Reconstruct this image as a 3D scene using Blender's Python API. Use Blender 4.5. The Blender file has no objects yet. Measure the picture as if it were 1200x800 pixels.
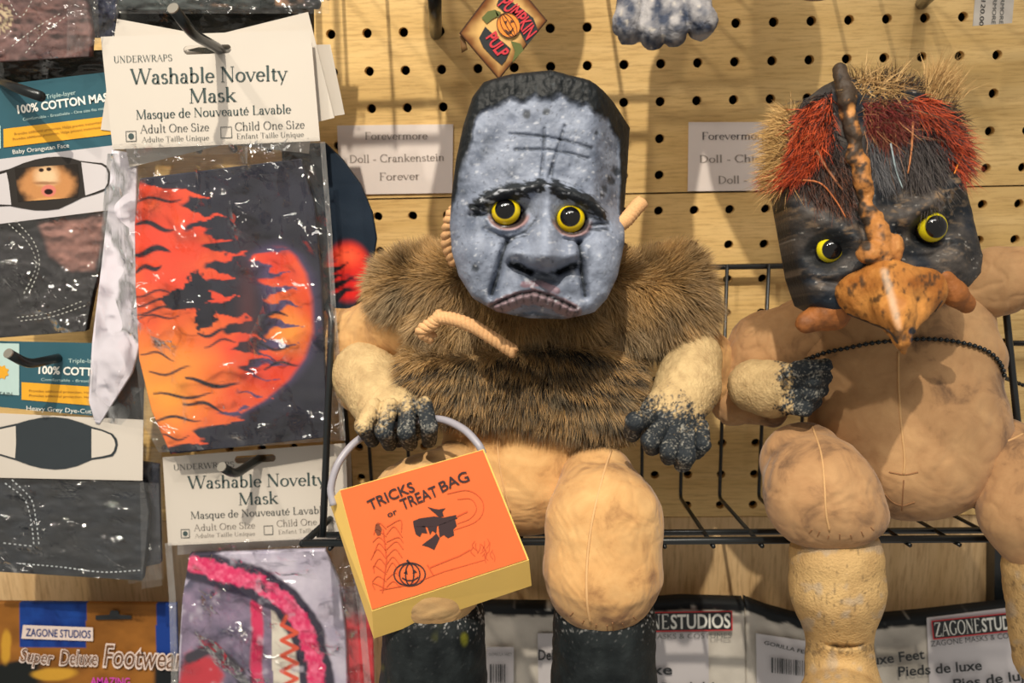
import bpy, math, random
import numpy as np
from mathutils import Vector, Matrix
from mathutils.bvhtree import BVHTree

# ---------------------------------------------------------------- camera (solved from the peg-hole grid)
scene = bpy.context.scene
COL = scene.collection
FPX = 1102.259
PITCH, YAW, ROLL = .250833, -.04003, -.0247302
CAM = np.array([-.0043425, -.6813324, .1304057])
FW = np.array([math.sin(YAW)*math.cos(PITCH), math.cos(YAW)*math.cos(PITCH), -math.sin(PITCH)])
_rt = np.array([math.cos(YAW), -math.sin(YAW), 0.0]); _up = np.cross(_rt, FW)
RT = math.cos(ROLL)*_rt + math.sin(ROLL)*_up
UP = -math.sin(ROLL)*_rt + math.cos(ROLL)*_up
cd = bpy.data.cameras.new('camera'); cam = bpy.data.objects.new('camera', cd); COL.objects.link(cam)
cd.sensor_width = 36.0; cd.lens = FPX/1200*36; cd.clip_start = .02; cd.clip_end = 50
mw = Matrix(((RT[0], UP[0], -FW[0], CAM[0]), (RT[1], UP[1], -FW[1], CAM[1]), (RT[2], UP[2], -FW[2], CAM[2]), (0, 0, 0, 1)))
cam.matrix_world = mw
cd.dof.use_dof = True; cd.dof.focus_distance = .545; cd.dof.aperture_fstop = 9.0
scene.camera = cam

# ---------------------------------------------------------------- world, lights, exposure
vs = scene.view_settings
vs.view_transform = 'Standard'; vs.look = 'None'; vs.gamma = 1.0; vs.use_curve_mapping = False
vs.exposure = -.22
wd = bpy.data.worlds.new('world'); scene.world = wd; wd.use_nodes = True
bg = wd.node_tree.nodes['Background']; bg.inputs[0].default_value = (1.0, .93, .82, 1); bg.inputs[1].default_value = .46

def spot(name, loc, target, power, size_deg, radius, blend, color):
    ld = bpy.data.lights.new(name, 'SPOT'); o = bpy.data.objects.new(name, ld); COL.objects.link(o)
    o.location = loc; d = Vector(target) - Vector(loc)
    o.rotation_euler = d.to_track_quat('-Z', 'Y').to_euler()
    ld.energy = power; ld.spot_size = math.radians(size_deg); ld.spot_blend = blend
    ld.shadow_soft_size = radius; ld.color = color
    return o
spot('track_spot_key', (-.12, -1.38, 1.52), (-.13, -.08, -.05), 190, 29, .016, 1.0, (1.0, .89, .72))
spot('track_spot_second', (-.80, -1.25, 1.30), (-.05, -.05, -.05), 42, 40, .03, .8, (1.0, .89, .74))
def panel(name, loc, target, power, sx, sy, color):
    ld = bpy.data.lights.new(name, 'AREA'); o = bpy.data.objects.new(name, ld); COL.objects.link(o)
    o.location = loc; o.rotation_euler = (Vector(target)-Vector(loc)).to_track_quat('-Z', 'Y').to_euler()
    ld.shape = 'RECTANGLE'; ld.size = sx; ld.size_y = sy; ld.energy = power; ld.color = color
    return o
panel('soft_fill_panel', (.1, -1.2, 1.75), (0, -.1, 0), 24, 1.4, .35, (1.0, .94, .86))  # unseen fill light added overhead for softer shading, face relief and film highlights

# ---------------------------------------------------------------- helpers
def lin(c):
    c = np.asarray(c, float)/255.0
    return np.where(c <= .04045, c/12.92, ((c+.055)/1.055)**2.4)
def P(px, py, Y):
    """world point on the ray of photo position (px,py) at the plane y = Y"""
    px, py, Y = np.broadcast_arrays(np.asarray(px, float), np.asarray(py, float), np.asarray(Y, float))
    d = FW + RT*((px-600)/FPX)[..., None] - UP*((py-400)/FPX)[..., None]
    return CAM + d*((Y-CAM[1])/d[..., 1])[..., None]
def Zof(px, py, Y): return float((P(px, py, Y)-CAM)@FW)
def q2w(q): return CAM + q[..., 0:1]*RT + q[..., 1:2]*UP - q[..., 2:3]*FW
def w2q(w):
    d = np.asarray(w)-CAM
    return np.stack([d@RT, d@UP, -(d@FW)], -1)
def w2px(w):
    q = w2q(w); z = -q[..., 2]
    return 600+FPX*q[..., 0]/z, 400-FPX*q[..., 1]/z

def _hash(ix, iy, iz, seed):
    h = (ix*374761393 + iy*668265263 + iz*2147483647 + seed*1274126177) & 0xffffffff
    h = ((h ^ (h >> 13))*1274126177) & 0xffffffff
    h = ((h ^ (h >> 16))*2246822519) & 0xffffffff
    return ((h ^ (h >> 15)) & 0xffff)/32767.5-1
def vnoise(p, seed=0):
    p = np.asarray(p, float); i = np.floor(p).astype(np.int64); f = p-i; f = f*f*(3-2*f)
    r = 0
    for a in (0, 1):
        wa = f[..., 0] if a else 1-f[..., 0]
        for b in (0, 1):
            wb = f[..., 1] if b else 1-f[..., 1]
            for c in (0, 1):
                wc = f[..., 2] if c else 1-f[..., 2]
                r = r + wa*wb*wc*_hash(i[..., 0]+a, i[..., 1]+b, i[..., 2]+c, seed)
    return r
def fbm(p, seed=0, oct=4):
    p = np.asarray(p, float); r = 0; a = .5
    for k in range(oct):
        r = r + a*vnoise(p*(2**k), seed+k*7); a *= .5
    return r
def n2(x, y, sx, sy, seed=0, oct=4):
    x, y = np.broadcast_arrays(np.asarray(x, float), np.asarray(y, float))
    return fbm(np.stack([x/sx, y/sy, np.zeros_like(x)+.37], -1), seed, oct)
def sstep(a, b, x):
    t = np.clip((x-a)/(b-a), 0, 1); return t*t*(3-2*t)
def pdist(X, Y, pts):
    """distance to a polyline and the position 0..1 along it"""
    pts = np.asarray(pts, float); best = None; L = np.r_[0, np.cumsum(np.hypot(*np.diff(pts, axis=0).T))]; T = L[-1] or 1
    for k in range(len(pts)-1):
        a, b = pts[k], pts[k+1]; d = b-a; dd = d@d or 1e-9
        t = np.clip(((X-a[0])*d[0]+(Y-a[1])*d[1])/dd, 0, 1)
        r = np.hypot(X-a[0]-t*d[0], Y-a[1]-t*d[1]); s = (L[k]+t*math.sqrt(dd))/T
        if best is None: best, S = r, s
        else:
            m = r < best; best = np.where(m, r, best); S = np.where(m, s, S)
    return best, S
def inpoly(X, Y, pts):
    pts = np.asarray(pts, float); c = np.zeros(np.shape(X), bool); n = len(pts)
    for i in range(n):
        x0, y0 = pts[i]; x1, y1 = pts[(i+1) % n]
        if y0 == y1: continue
        m = ((y0 > Y) != (y1 > Y)) & (X < (x1-x0)*(Y-y0)/(y1-y0)+x0)
        c ^= m
    return c
def sdpoly(X, Y, pts):
    pts = list(pts); d, _ = pdist(X, Y, pts+[pts[0]])
    return np.where(inpoly(X, Y, pts), -d, d)
def smooth_line(pts, n=40, closed=False):
    """Catmull-Rom through points of any dimension"""
    p = np.asarray(pts, float)
    if closed: p = np.vstack([p[-1:], p, p[:2]])
    else: p = np.vstack([2*p[0]-p[1], p, 2*p[-1]-p[-2]])
    m = len(p)-3; out = []
    for t in np.linspace(0, m, n, endpoint=not closed):
        k = min(int(t), m-1); f = t-k; a, b, c, d = p[k:k+4]
        out.append(.5*((2*b)+(c-a)*f+(2*a-5*b+4*c-d)*f*f+(3*b-a-3*c+d)*f**3))
    return np.array(out)

# ---- objects
def tag(o, label=None, cat=None, group=None, kind=None):
    if label: o['label'] = label
    if cat: o['category'] = cat
    if group: o['group'] = group
    if kind: o['kind'] = kind
    return o
def empty(name, loc, label=None, cat=None, group=None):
    o = bpy.data.objects.new(name, None); COL.objects.link(o); o.location = Vector([float(c) for c in loc]); o.empty_display_size = .02
    return tag(o, label, cat, group)
def root_of(parent):
    m = Matrix.Identity(4)
    while parent is not None:
        if parent.type == 'EMPTY': m = Matrix.Translation(parent.location)
        parent = parent.parent
    return m
def build(name, verts, faces, mat, parent=None, smooth=False, col=None, corner=None):
    me = bpy.data.meshes.new(name)
    v = np.asarray(verts, float)
    if isinstance(faces, np.ndarray) and faces.ndim == 2:
        nf, k = faces.shape
        me.vertices.add(len(v)); me.vertices.foreach_set('co', v.ravel())
        me.loops.add(nf*k); me.loops.foreach_set('vertex_index', faces.astype(np.int32).ravel())
        me.polygons.add(nf); me.polygons.foreach_set('loop_start', np.arange(0, nf*k, k, dtype=np.int32))
        me.update(calc_edges=True); me.validate()
    else:
        me.from_pydata([tuple(a) for a in v], [], [tuple(int(i) for i in f) for f in faces]); me.update()
    if smooth: me.polygons.foreach_set('use_smooth', np.ones(len(me.polygons), bool))
    if col is not None:
        a = me.color_attributes.new('Col', 'FLOAT_COLOR', 'POINT')
        c = np.ones((len(v), 4)); c[:, :3] = np.clip(col, 0, 4); a.data.foreach_set('color', c.ravel())
    me.materials.append(mat)
    o = bpy.data.objects.new(name, me); COL.objects.link(o)
    if parent is not None:
        o.parent = parent; o.matrix_parent_inverse = root_of(parent).inverted()
        if parent.type != 'EMPTY': o.matrix_parent_inverse = Matrix.Identity(4)
    return o

# ---- materials
MATS = {}
def mat_new(name):
    m = bpy.data.materials.new(name); m.use_nodes = True
    nt = m.node_tree; b = nt.nodes['Principled BSDF']
    return m, nt, b
def node(nt, t, **kw):
    n = nt.nodes.new(t)
    for k, v in kw.items():
        if k.startswith('i_'):
            key = k[2:]; n.inputs[int(key) if key.isdigit() else key].default_value = v
        else: setattr(n, k, v)
    return n
def plain(name, rgb, rough=.5, metal=0.0, spec=.5, var=.06, scale=150, bump=0.0, bscale=600):
    """one colour with a little procedural variation"""
    if name in MATS: return MATS[name]
    m, nt, b = mat_new(name); c = lin(rgb)
    tc = node(nt, 'ShaderNodeTexCoord'); nz = node(nt, 'ShaderNodeTexNoise', i_Scale=scale, i_Detail=4.0)
    nt.links.new(tc.outputs['Object'], nz.inputs['Vector'])
    mx = node(nt, 'ShaderNodeMix', data_type='RGBA')
    mx.inputs['A'].default_value = (*(c*(1-var)), 1); mx.inputs['B'].default_value = (*np.clip(c*(1+var), 0, 1), 1)
    nt.links.new(nz.outputs['Fac'], mx.inputs['Factor']); nt.links.new(mx.outputs['Result'], b.inputs['Base Color'])
    b.inputs['Roughness'].default_value = rough; b.inputs['Metallic'].default_value = metal
    b.inputs['Specular IOR Level'].default_value = spec
    if bump:
        n3 = node(nt, 'ShaderNodeTexNoise', i_Scale=bscale, i_Detail=3.0); nt.links.new(tc.outputs['Object'], n3.inputs['Vector'])
        bp = node(nt, 'ShaderNodeBump', i_Strength=bump, i_Distance=.0006)
        nt.links.new(n3.outputs['Fac'], bp.inputs['Height']); nt.links.new(bp.outputs['Normal'], b.inputs['Normal'])
    MATS[name] = m; return m
def painted(name, rough=.5, spec=.5, bump=.3, bscale=500, dist=.0006, mul=.12, coat=0.0, sheen=0.0):
    """vertex colour paint / print, broken up by noise, with fine relief"""
    if name in MATS: return MATS[name]
    m, nt, b = mat_new(name)
    at = node(nt, 'ShaderNodeAttribute', attribute_name='Col'); tc = node(nt, 'ShaderNodeTexCoord')
    nz = node(nt, 'ShaderNodeTexNoise', i_Scale=bscale, i_Detail=5.0); nt.links.new(tc.outputs['Object'], nz.inputs['Vector'])
    mr = node(nt, 'ShaderNodeMapRange'); mr.inputs['To Min'].default_value = 1-mul; mr.inputs['To Max'].default_value = 1+mul
    nt.links.new(nz.outputs['Fac'], mr.inputs['Value'])
    vm = node(nt, 'ShaderNodeVectorMath', operation='SCALE'); nt.links.new(at.outputs['Color'], vm.inputs[0]); nt.links.new(mr.outputs['Result'], vm.inputs['Scale'])
    nt.links.new(vm.outputs['Vector'], b.inputs['Base Color'])
    b.inputs['Roughness'].default_value = rough; b.inputs['Specular IOR Level'].default_value = spec
    b.inputs['Coat Weight'].default_value = coat; b.inputs['Sheen Weight'].default_value = sheen
    if bump:
        bp = node(nt, 'ShaderNodeBump', i_Strength=bump, i_Distance=dist)
        nt.links.new(nz.outputs['Fac'], bp.inputs['Height']); nt.links.new(bp.outputs['Normal'], b.inputs['Normal'])
    MATS[name] = m; return m
def film(name, haze=.05, refl=.10, rough=.06, cell=42.0):
    """clear polypropylene bag film"""
    if name in MATS: return MATS[name]
    m = bpy.data.materials.new(name); m.use_nodes = True; nt = m.node_tree; nt.nodes.clear()
    out = node(nt, 'ShaderNodeOutputMaterial'); tr = node(nt, 'ShaderNodeBsdfTransparent', i_Color=(.97, .97, .97, 1))
    gl = node(nt, 'ShaderNodeBsdfGlossy', i_Roughness=rough); df = node(nt, 'ShaderNodeBsdfDiffuse', i_Color=(.8, .8, .8, 1))
    tc = node(nt, 'ShaderNodeTexCoord'); nz = node(nt, 'ShaderNodeTexNoise', i_Scale=38.0, i_Detail=2.0)
    nt.links.new(tc.outputs['Object'], nz.inputs['Vector'])
    dv = node(nt, 'ShaderNodeVectorMath', operation='MULTIPLY_ADD'); dv.inputs[1].default_value = (.018, .018, .018)
    nt.links.new(nz.outputs['Color'], dv.inputs[0]); nt.links.new(tc.outputs['Object'], dv.inputs[2])
    vo = node(nt, 'ShaderNodeTexVoronoi', feature='F1', i_Scale=cell); nt.links.new(dv.outputs[0], vo.inputs['Vector'])
    mk_ = node(nt, 'ShaderNodeMapRange'); mk_.inputs['From Min'].default_value = .42; mk_.inputs['From Max'].default_value = .60
    n5 = node(nt, 'ShaderNodeTexNoise', i_Scale=24.0, i_Detail=1.0); nt.links.new(tc.outputs['Object'], n5.inputs['Vector']); nt.links.new(n5.outputs['Fac'], mk_.inputs['Value'])
    hm_ = node(nt, 'ShaderNodeMath', operation='MULTIPLY'); nt.links.new(vo.outputs['Distance'], hm_.inputs[0]); nt.links.new(mk_.outputs['Result'], hm_.inputs[1])
    h2_ = node(nt, 'ShaderNodeMath', operation='MULTIPLY_ADD'); h2_.inputs[1].default_value = .25; nt.links.new(nz.outputs['Fac'], h2_.inputs[0]); nt.links.new(hm_.outputs[0], h2_.inputs[2])
    bp = node(nt, 'ShaderNodeBump', i_Strength=1.0, i_Distance=.8/cell); nt.links.new(h2_.outputs[0], bp.inputs['Height'])
    nt.links.new(bp.outputs['Normal'], gl.inputs['Normal'])
    ge = node(nt, 'ShaderNodeNewGeometry'); dt = node(nt, 'ShaderNodeVectorMath', operation='DOT_PRODUCT')
    nt.links.new(ge.outputs['Incoming'], dt.inputs[0]); nt.links.new(bp.outputs['Normal'], dt.inputs[1])
    ab = node(nt, 'ShaderNodeMath', operation='ABSOLUTE'); nt.links.new(dt.outputs['Value'], ab.inputs[0])
    iv = node(nt, 'ShaderNodeMath', operation='SUBTRACT'); iv.inputs[0].default_value = 1.0; nt.links.new(ab.outputs[0], iv.inputs[1])
    pw = node(nt, 'ShaderNodeMath', operation='POWER'); pw.inputs[1].default_value = 5.0; nt.links.new(iv.outputs[0], pw.inputs[0])
    ad = node(nt, 'ShaderNodeMath', operation='MULTIPLY_ADD'); ad.inputs[1].default_value = .9; ad.inputs[2].default_value = refl; ad.use_clamp = True
    nt.links.new(pw.outputs[0], ad.inputs[0])
    m1 = node(nt, 'ShaderNodeMixShader', i_Fac=haze); nt.links.new(tr.outputs[0], m1.inputs[1]); nt.links.new(df.outputs[0], m1.inputs[2])
    m2 = node(nt, 'ShaderNodeMixShader'); nt.links.new(ad.outputs[0], m2.inputs[0]); nt.links.new(m1.outputs[0], m2.inputs[1]); nt.links.new(gl.outputs[0], m2.inputs[2])
    nt.links.new(m2.outputs[0], out.inputs['Surface'])
    MATS[name] = m; return m
def wood(name, c0, c1, c2, along='X', stretch=14, scale=55, rough=.55):
    m, nt, b = mat_new(name)
    tc = node(nt, 'ShaderNodeTexCoord'); mp = node(nt, 'ShaderNodeMapping')
    mp.inputs['Scale'].default_value = (1, 1, stretch) if along == 'X' else (stretch, 1, 1)
    nt.links.new(tc.outputs['Object'], mp.inputs['Vector'])
    n1 = node(nt, 'ShaderNodeTexNoise', i_Scale=scale*.12, i_Detail=3.0, i_Distortion=.4)
    n2_ = node(nt, 'ShaderNodeTexNoise', i_Scale=scale, i_Detail=6.0, i_Roughness=.7)
    for n in (n1, n2_): nt.links.new(mp.outputs[0], n.inputs['Vector'])
    r1 = node(nt, 'ShaderNodeValToRGB'); e = r1.color_ramp.elements
    e[0].position = .32; e[0].color = (*lin(c0), 1); e[1].position = .68; e[1].color = (*lin(c1), 1)
    nt.links.new(n1.outputs['Fac'], r1.inputs['Fac'])
    r2 = node(nt, 'ShaderNodeValToRGB'); e = r2.color_ramp.elements
    e[0].position = .36; e[0].color = (1, 1, 1, 1); e[1].position = .52; e[1].color = (0, 0, 0, 1)
    nt.links.new(n2_.outputs['Fac'], r2.inputs['Fac'])
    mx = node(nt, 'ShaderNodeMix', data_type='RGBA'); mx.inputs['B'].default_value = (*lin(c2), 1)
    ml = node(nt, 'ShaderNodeMath', operation='MULTIPLY'); ml.inputs[1].default_value = .5
    nt.links.new(r2.outputs['Color'], ml.inputs[0]); nt.links.new(ml.outputs[0], mx.inputs['Factor'])
    nt.links.new(r1.outputs['Color'], mx.inputs['A']); nt.links.new(mx.outputs['Result'], b.inputs['Base Color'])
    b.inputs['Roughness'].default_value = rough; b.inputs['Specular IOR Level'].default_value = .3
    return m

# ---- shapes
def tube(pts, r, seg=8, cap=True):
    """round bar through world points; r scalar or per point; returns verts, faces"""
    p = np.asarray(pts, float); n = len(p); r = np.broadcast_to(np.asarray(r, float), (n,))
    t = np.gradient(p, axis=0); t /= np.linalg.norm(t, axis=1)[:, None]+1e-12
    a = np.array([0, 0, 1.0]) if abs(t[0][2]) < .9 else np.array([1.0, 0, 0])
    x = np.cross(t[0], a); x /= np.linalg.norm(x); V = []
    for k in range(n):
        x = x-t[k]*(x@t[k]); x /= np.linalg.norm(x)+1e-12; y = np.cross(t[k], x)
        for j in range(seg):
            q = 2*math.pi*j/seg; V.append(p[k]+r[k]*(math.cos(q)*x+math.sin(q)*y))
    Fc = [(k*seg+j, k*seg+(j+1) % seg, (k+1)*seg+(j+1) % seg, (k+1)*seg+j) for k in range(n-1) for j in range(seg)]
    if cap: Fc += [tuple(range(seg))[::-1], tuple((n-1)*seg+j for j in range(seg))]
    return np.array(V), Fc
def round_path(pts, rad, n=5):
    """rounds the corners of a 3D polyline"""
    p = [np.asarray(a, float) for a in pts]; out = [p[0]]
    for k in range(1, len(p)-1):
        a = p[k-1]-p[k]; b = p[k+1]-p[k]; la, lb = np.linalg.norm(a), np.linalg.norm(b); r = min(rad, la*.45, lb*.45)
        s, e = p[k]+a/la*r, p[k]+b/lb*r
        for t in np.linspace(0, 1, n): out.append((1-t)**2*s+2*t*(1-t)*p[k]+t*t*e)
    out.append(p[-1]); return np.array(out)
def merge(parts):
    V = []; Fc = []; n = 0
    for v, f in parts:
        V.append(np.asarray(v)); Fc += [tuple(int(i)+n for i in q) for q in f]; n += len(v)
    return np.vstack(V), Fc
def box_quad(c4, depth):
    """closed slab: four world corners of the front face, pushed back along +y by depth"""
    c = np.asarray(c4, float); b = c+np.array([0, depth, 0])
    return np.vstack([c, b]), [(0, 1, 2, 3), (7, 6, 5, 4), (0, 4, 5, 1), (1, 5, 6, 2), (2, 6, 7, 3), (3, 7, 4, 0)]

# ---- implicit surfaces (camera-aligned frame, metres)
def surfnet(F, org, h):
    s = F < 0; nx, ny, nz = F.shape
    tot = np.zeros((nx-1, ny-1, nz-1), np.int8)
    for a in (0, 1):
        for b in (0, 1):
            for c in (0, 1): tot += s[a:nx-1+a, b:ny-1+b, c:nz-1+c]
    act = (tot > 0) & (tot < 8); I, J, K = np.nonzero(act); n = len(I)
    acc = np.zeros((n, 3)); cnt = np.zeros(n)
    cr = [(a, b, c) for a in (0, 1) for b in (0, 1) for c in (0, 1)]
    for a in cr:
        for ax in range(3):
            if a[ax]: continue
            b = list(a); b[ax] = 1
            fa = F[I+a[0], J+a[1], K+a[2]]; fb = F[I+b[0], J+b[1], K+b[2]]
            m = (fa < 0) != (fb < 0); t = np.where(m, fa/(np.where(m, fa-fb, 1)), 0)
            p = np.stack([np.full(n, float(a[0])), np.full(n, float(a[1])), np.full(n, float(a[2]))], 1); p[:, ax] += t
            acc += p*m[:, None]; cnt += m
    V = (acc/cnt[:, None]+np.stack([I, J, K], 1))*h+np.asarray(org)
    idx = np.full(act.shape, -1, np.int64); idx[I, J, K] = np.arange(n); Q = []
    for ax in range(3):
        sl0 = [slice(None)]*3; sl1 = [slice(None)]*3; sl0[ax] = slice(0, -1); sl1[ax] = slice(1, None)
        d = s[tuple(sl0)] != s[tuple(sl1)]; o1, o2 = [(1, 2), (2, 0), (0, 1)][ax]
        E = np.array(np.nonzero(d)).T
        ok = (E[:, o1] > 0) & (E[:, o2] > 0) & (E[:, o1] < F.shape[o1]-1) & (E[:, o2] < F.shape[o2]-1); E = E[ok]
        sg = s[tuple(E.T)]
        def at(d1, d2):
            e = E.copy(); e[:, o1] += d1; e[:, o2] += d2; return idx[tuple(e.T)]
        q = np.stack([at(-1, -1), at(0, -1), at(0, 0), at(-1, 0)], 1)
        q[~sg] = q[~sg][:, ::-1]; Q.append(q)
    Q = np.vstack(Q); return V, Q[(Q >= 0).all(1)]
class Blob:
    """smooth union of ellipsoids and round cones given by photo position, distance y and radius in photo pixels"""
    def __init__(self, h=2.0, k=10.0): self.pr = []; self.h = h; self.k = k
    @staticmethod
    def c(x, y, Y):
        q = w2q(P(x, y, Y)); return q, -q[2]/FPX
    def ell(self, x, y, Y, rx, ry, rz, rot=0, k=None, sub=False):
        q, s = self.c(x, y, Y); self.pr.append(('e', q, np.array([rx, ry, rz])*s, math.radians(rot), k, sub)); return self
    def cone(self, x0, y0, Y0, r0, x1, y1, Y1, r1, k=None, sub=False, flat=1.0):
        a, s = self.c(x0, y0, Y0); b, t = self.c(x1, y1, Y1); self.pr.append(('c', a, b, r0*s, r1*t, k, sub, flat)); return self
    def chain(self, pts, k=None):
        for a, b in zip(pts[:-1], pts[1:]): self.cone(*a, *b, k=k)
        return self
    def mesh(self, noise=None):
        sc = .5e-3; h = self.h*sc; lo = []; hi = []
        for p in self.pr:
            if p[0] == 'e': r = max(p[2]); lo.append(p[1]-r); hi.append(p[1]+r)
            else:
                lo += [p[1]-p[3], p[2]-p[4]]; hi += [p[1]+p[3], p[2]+p[4]]
        lo = np.min(lo, 0)-6*h-self.k*.3*sc; hi = np.max(hi, 0)+6*h+self.k*.3*sc
        n = np.ceil((hi-lo)/h).astype(int)
        g = [(lo[i]+h*np.arange(n[i])).astype(np.float32) for i in range(3)]
        F = np.full(n, 1.0, np.float32)
        for p in self.pr:
            k = (p[-2] if p[0] == 'e' else p[-3]); k = (self.k if k is None else k)*sc; sub = p[-1] if p[0] == 'e' else p[-2]
            if p[0] == 'e': r = max(p[2]); a0, a1 = p[1]-r, p[1]+r
            else: a0 = np.minimum(p[1]-p[3], p[2]-p[4]); a1 = np.maximum(p[1]+p[3], p[2]+p[4])
            m = k+8*h
            i0 = np.clip(((a0-m-lo)/h).astype(int), 0, n-1); i1 = np.clip(((a1+m-lo)/h).astype(int)+2, 1, n)
            X = g[0][i0[0]:i1[0], None, None]; Y = g[1][None, i0[1]:i1[1], None]; Z = g[2][None, None, i0[2]:i1[2]]
            if p[0] == 'e':
                c, s = math.cos(p[3]), math.sin(p[3]); x, y, z = X-p[1][0], Y-p[1][1], Z-p[1][2]
                u = c*x+s*y; v = -s*x+c*y; r = p[2]
                e = np.sqrt((u/r[0])**2+(v/r[1])**2+(z/r[2])**2)
                e2 = np.sqrt((u/r[0]**2)**2+(v/r[1]**2)**2+(z/r[2]**2)**2)+1e-9
                d = e*(e-1)/e2
            else:
                ab = p[2]-p[1]; L = ab@ab+1e-12
                x, y, z = X-p[1][0], Y-p[1][1], Z-p[1][2]
                t = np.clip((x*ab[0]+y*ab[1]+z*ab[2])/L, 0, 1)
                d = np.sqrt((x-t*ab[0])**2+(y-t*ab[1])**2+((z-t*ab[2])/p[7])**2)-(p[3]+(p[4]-p[3])*t)
            sl = (slice(i0[0], i1[0]), slice(i0[1], i1[1]), slice(i0[2], i1[2])); f = F[sl]
            if sub:
                d = -d; hh = np.clip(.5-.5*(f-d)/k, 0, 1); F[sl] = f+(d-f)*hh+k*hh*(1-hh)
            else:
                hh = np.clip(.5+.5*(d-f)/k, 0, 1); F[sl] = d+(f-d)*hh-k*hh*(1-hh)
        V, Q = surfnet(F, lo, h)
        return V, Q
def vnormals(V, Q):
    a = V[Q[:, 2]]-V[Q[:, 0]]; b = V[Q[:, 3]]-V[Q[:, 1]]; fn = np.cross(a, b); N = np.zeros_like(V)
    for k in range(4): np.add.at(N, Q[:, k], fn)
    return N/(np.linalg.norm(N, axis=1)[:, None]+1e-15)
class Surf:
    """ray target so seams, creases and hair can be laid on a modelled part"""
    def __init__(self, V, Q): self.t = BVHTree.FromPolygons([tuple(a) for a in V], [tuple(int(i) for i in q) for q in Q])
    def hit(self, px, py):
        d = FW+RT*(px-600)/FPX-UP*(py-400)/FPX
        h = self.t.ray_cast(Vector(CAM), Vector(d/np.linalg.norm(d)), 5)
        return (None, None) if h[0] is None else (np.array(h[0]), np.array(h[1]))
    def line(self, pts, lift=0.0, n=30):
        out = []
        for x, y in smooth_line(pts, n):
            a, nn = self.hit(x, y)
            if a is not None: out.append(a-FW*lift)
        return np.array(out) if len(out) > 2 else None
def seam(name, S, pts, r, mat, parent, lift=0.0, n=30):
    l = S.line(pts, lift, n)
    if l is None: return None
    l[1:-1] = (l[:-2]+2*l[1:-1]+l[2:])/4
    v, f = tube(l, r, 6); return build(name, v, f, mat, parent, smooth=True)
def strands(roots, dirs, length, width, bend, cols, rng, name, mat, parent, kind='stuff', tipcols=None):
    """tapering two-segment blades of hair / fur / feather barb"""
    n = len(roots); roots = np.asarray(roots); d = dirs/(np.linalg.norm(dirs, axis=1)[:, None]+1e-12)
    L = np.broadcast_to(length, (n,))[:, None]; W = np.broadcast_to(width, (n,))[:, None]
    view = np.tile(FW, (n, 1))+rng.normal(0, .35, (n, 3)); side = np.cross(d, view); side /= np.linalg.norm(side, axis=1)[:, None]+1e-12
    m = roots+d*L*.55+bend*L*.12; tip = roots+d*L+bend*L*.55
    V = np.stack([roots-side*W, roots+side*W, m-side*W*.7, m+side*W*.7, tip], 1).reshape(-1, 3)
    b = np.arange(n)[:, None]*5
    T = np.concatenate([b+np.array([[0, 1, 3]]), b+np.array([[0, 3, 2]]), b+np.array([[2, 3, 4]])], 0)
    tc = cols if tipcols is None else tipcols
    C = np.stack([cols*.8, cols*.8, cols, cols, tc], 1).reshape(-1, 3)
    o = build(name, V, T, mat, parent, smooth=True, col=C)
    if kind: o['kind'] = kind
    return o

# ---- flat print: polygons in photo coordinates on a sheet at distance Y
def flat(name, polys, Y, mat, parent, off=.0004, Yf=None):
    V = []; Fc = []; n = 0
    for p in polys:
        p = np.asarray(p, float)
        w = P(p[:, 0], p[:, 1], (Y if Yf is None else Yf(p[:, 0], p[:, 1]))-off)
        V.append(w); Fc.append(tuple(range(n, n+len(p)))); n += len(p)
    return build(name, np.vstack(V), Fc, mat, parent)
def strip_poly(pts, w):
    """a drawn line of width w as quads"""
    p = np.asarray(pts, float); t = np.gradient(p, axis=0); t /= np.hypot(*t.T)[:, None]+1e-9
    nn = np.stack([-t[:, 1], t[:, 0]], 1)*np.broadcast_to(np.asarray(w, float), (len(p),))[:, None]/2
    a, b = p-nn, p+nn
    return [np.array([a[i], a[i+1], b[i+1], b[i]]) for i in range(len(p)-1)]
def arc(cx, cy, rx, ry, a0, a1, n=12, rot=0):
    t = np.radians(np.linspace(a0, a1, n)); x = rx*np.cos(t); y = ry*np.sin(t); c, s = math.cos(math.radians(rot)), math.sin(math.radians(rot))
    return np.stack([cx+c*x-s*y, cy+s*x+c*y], 1)

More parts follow.
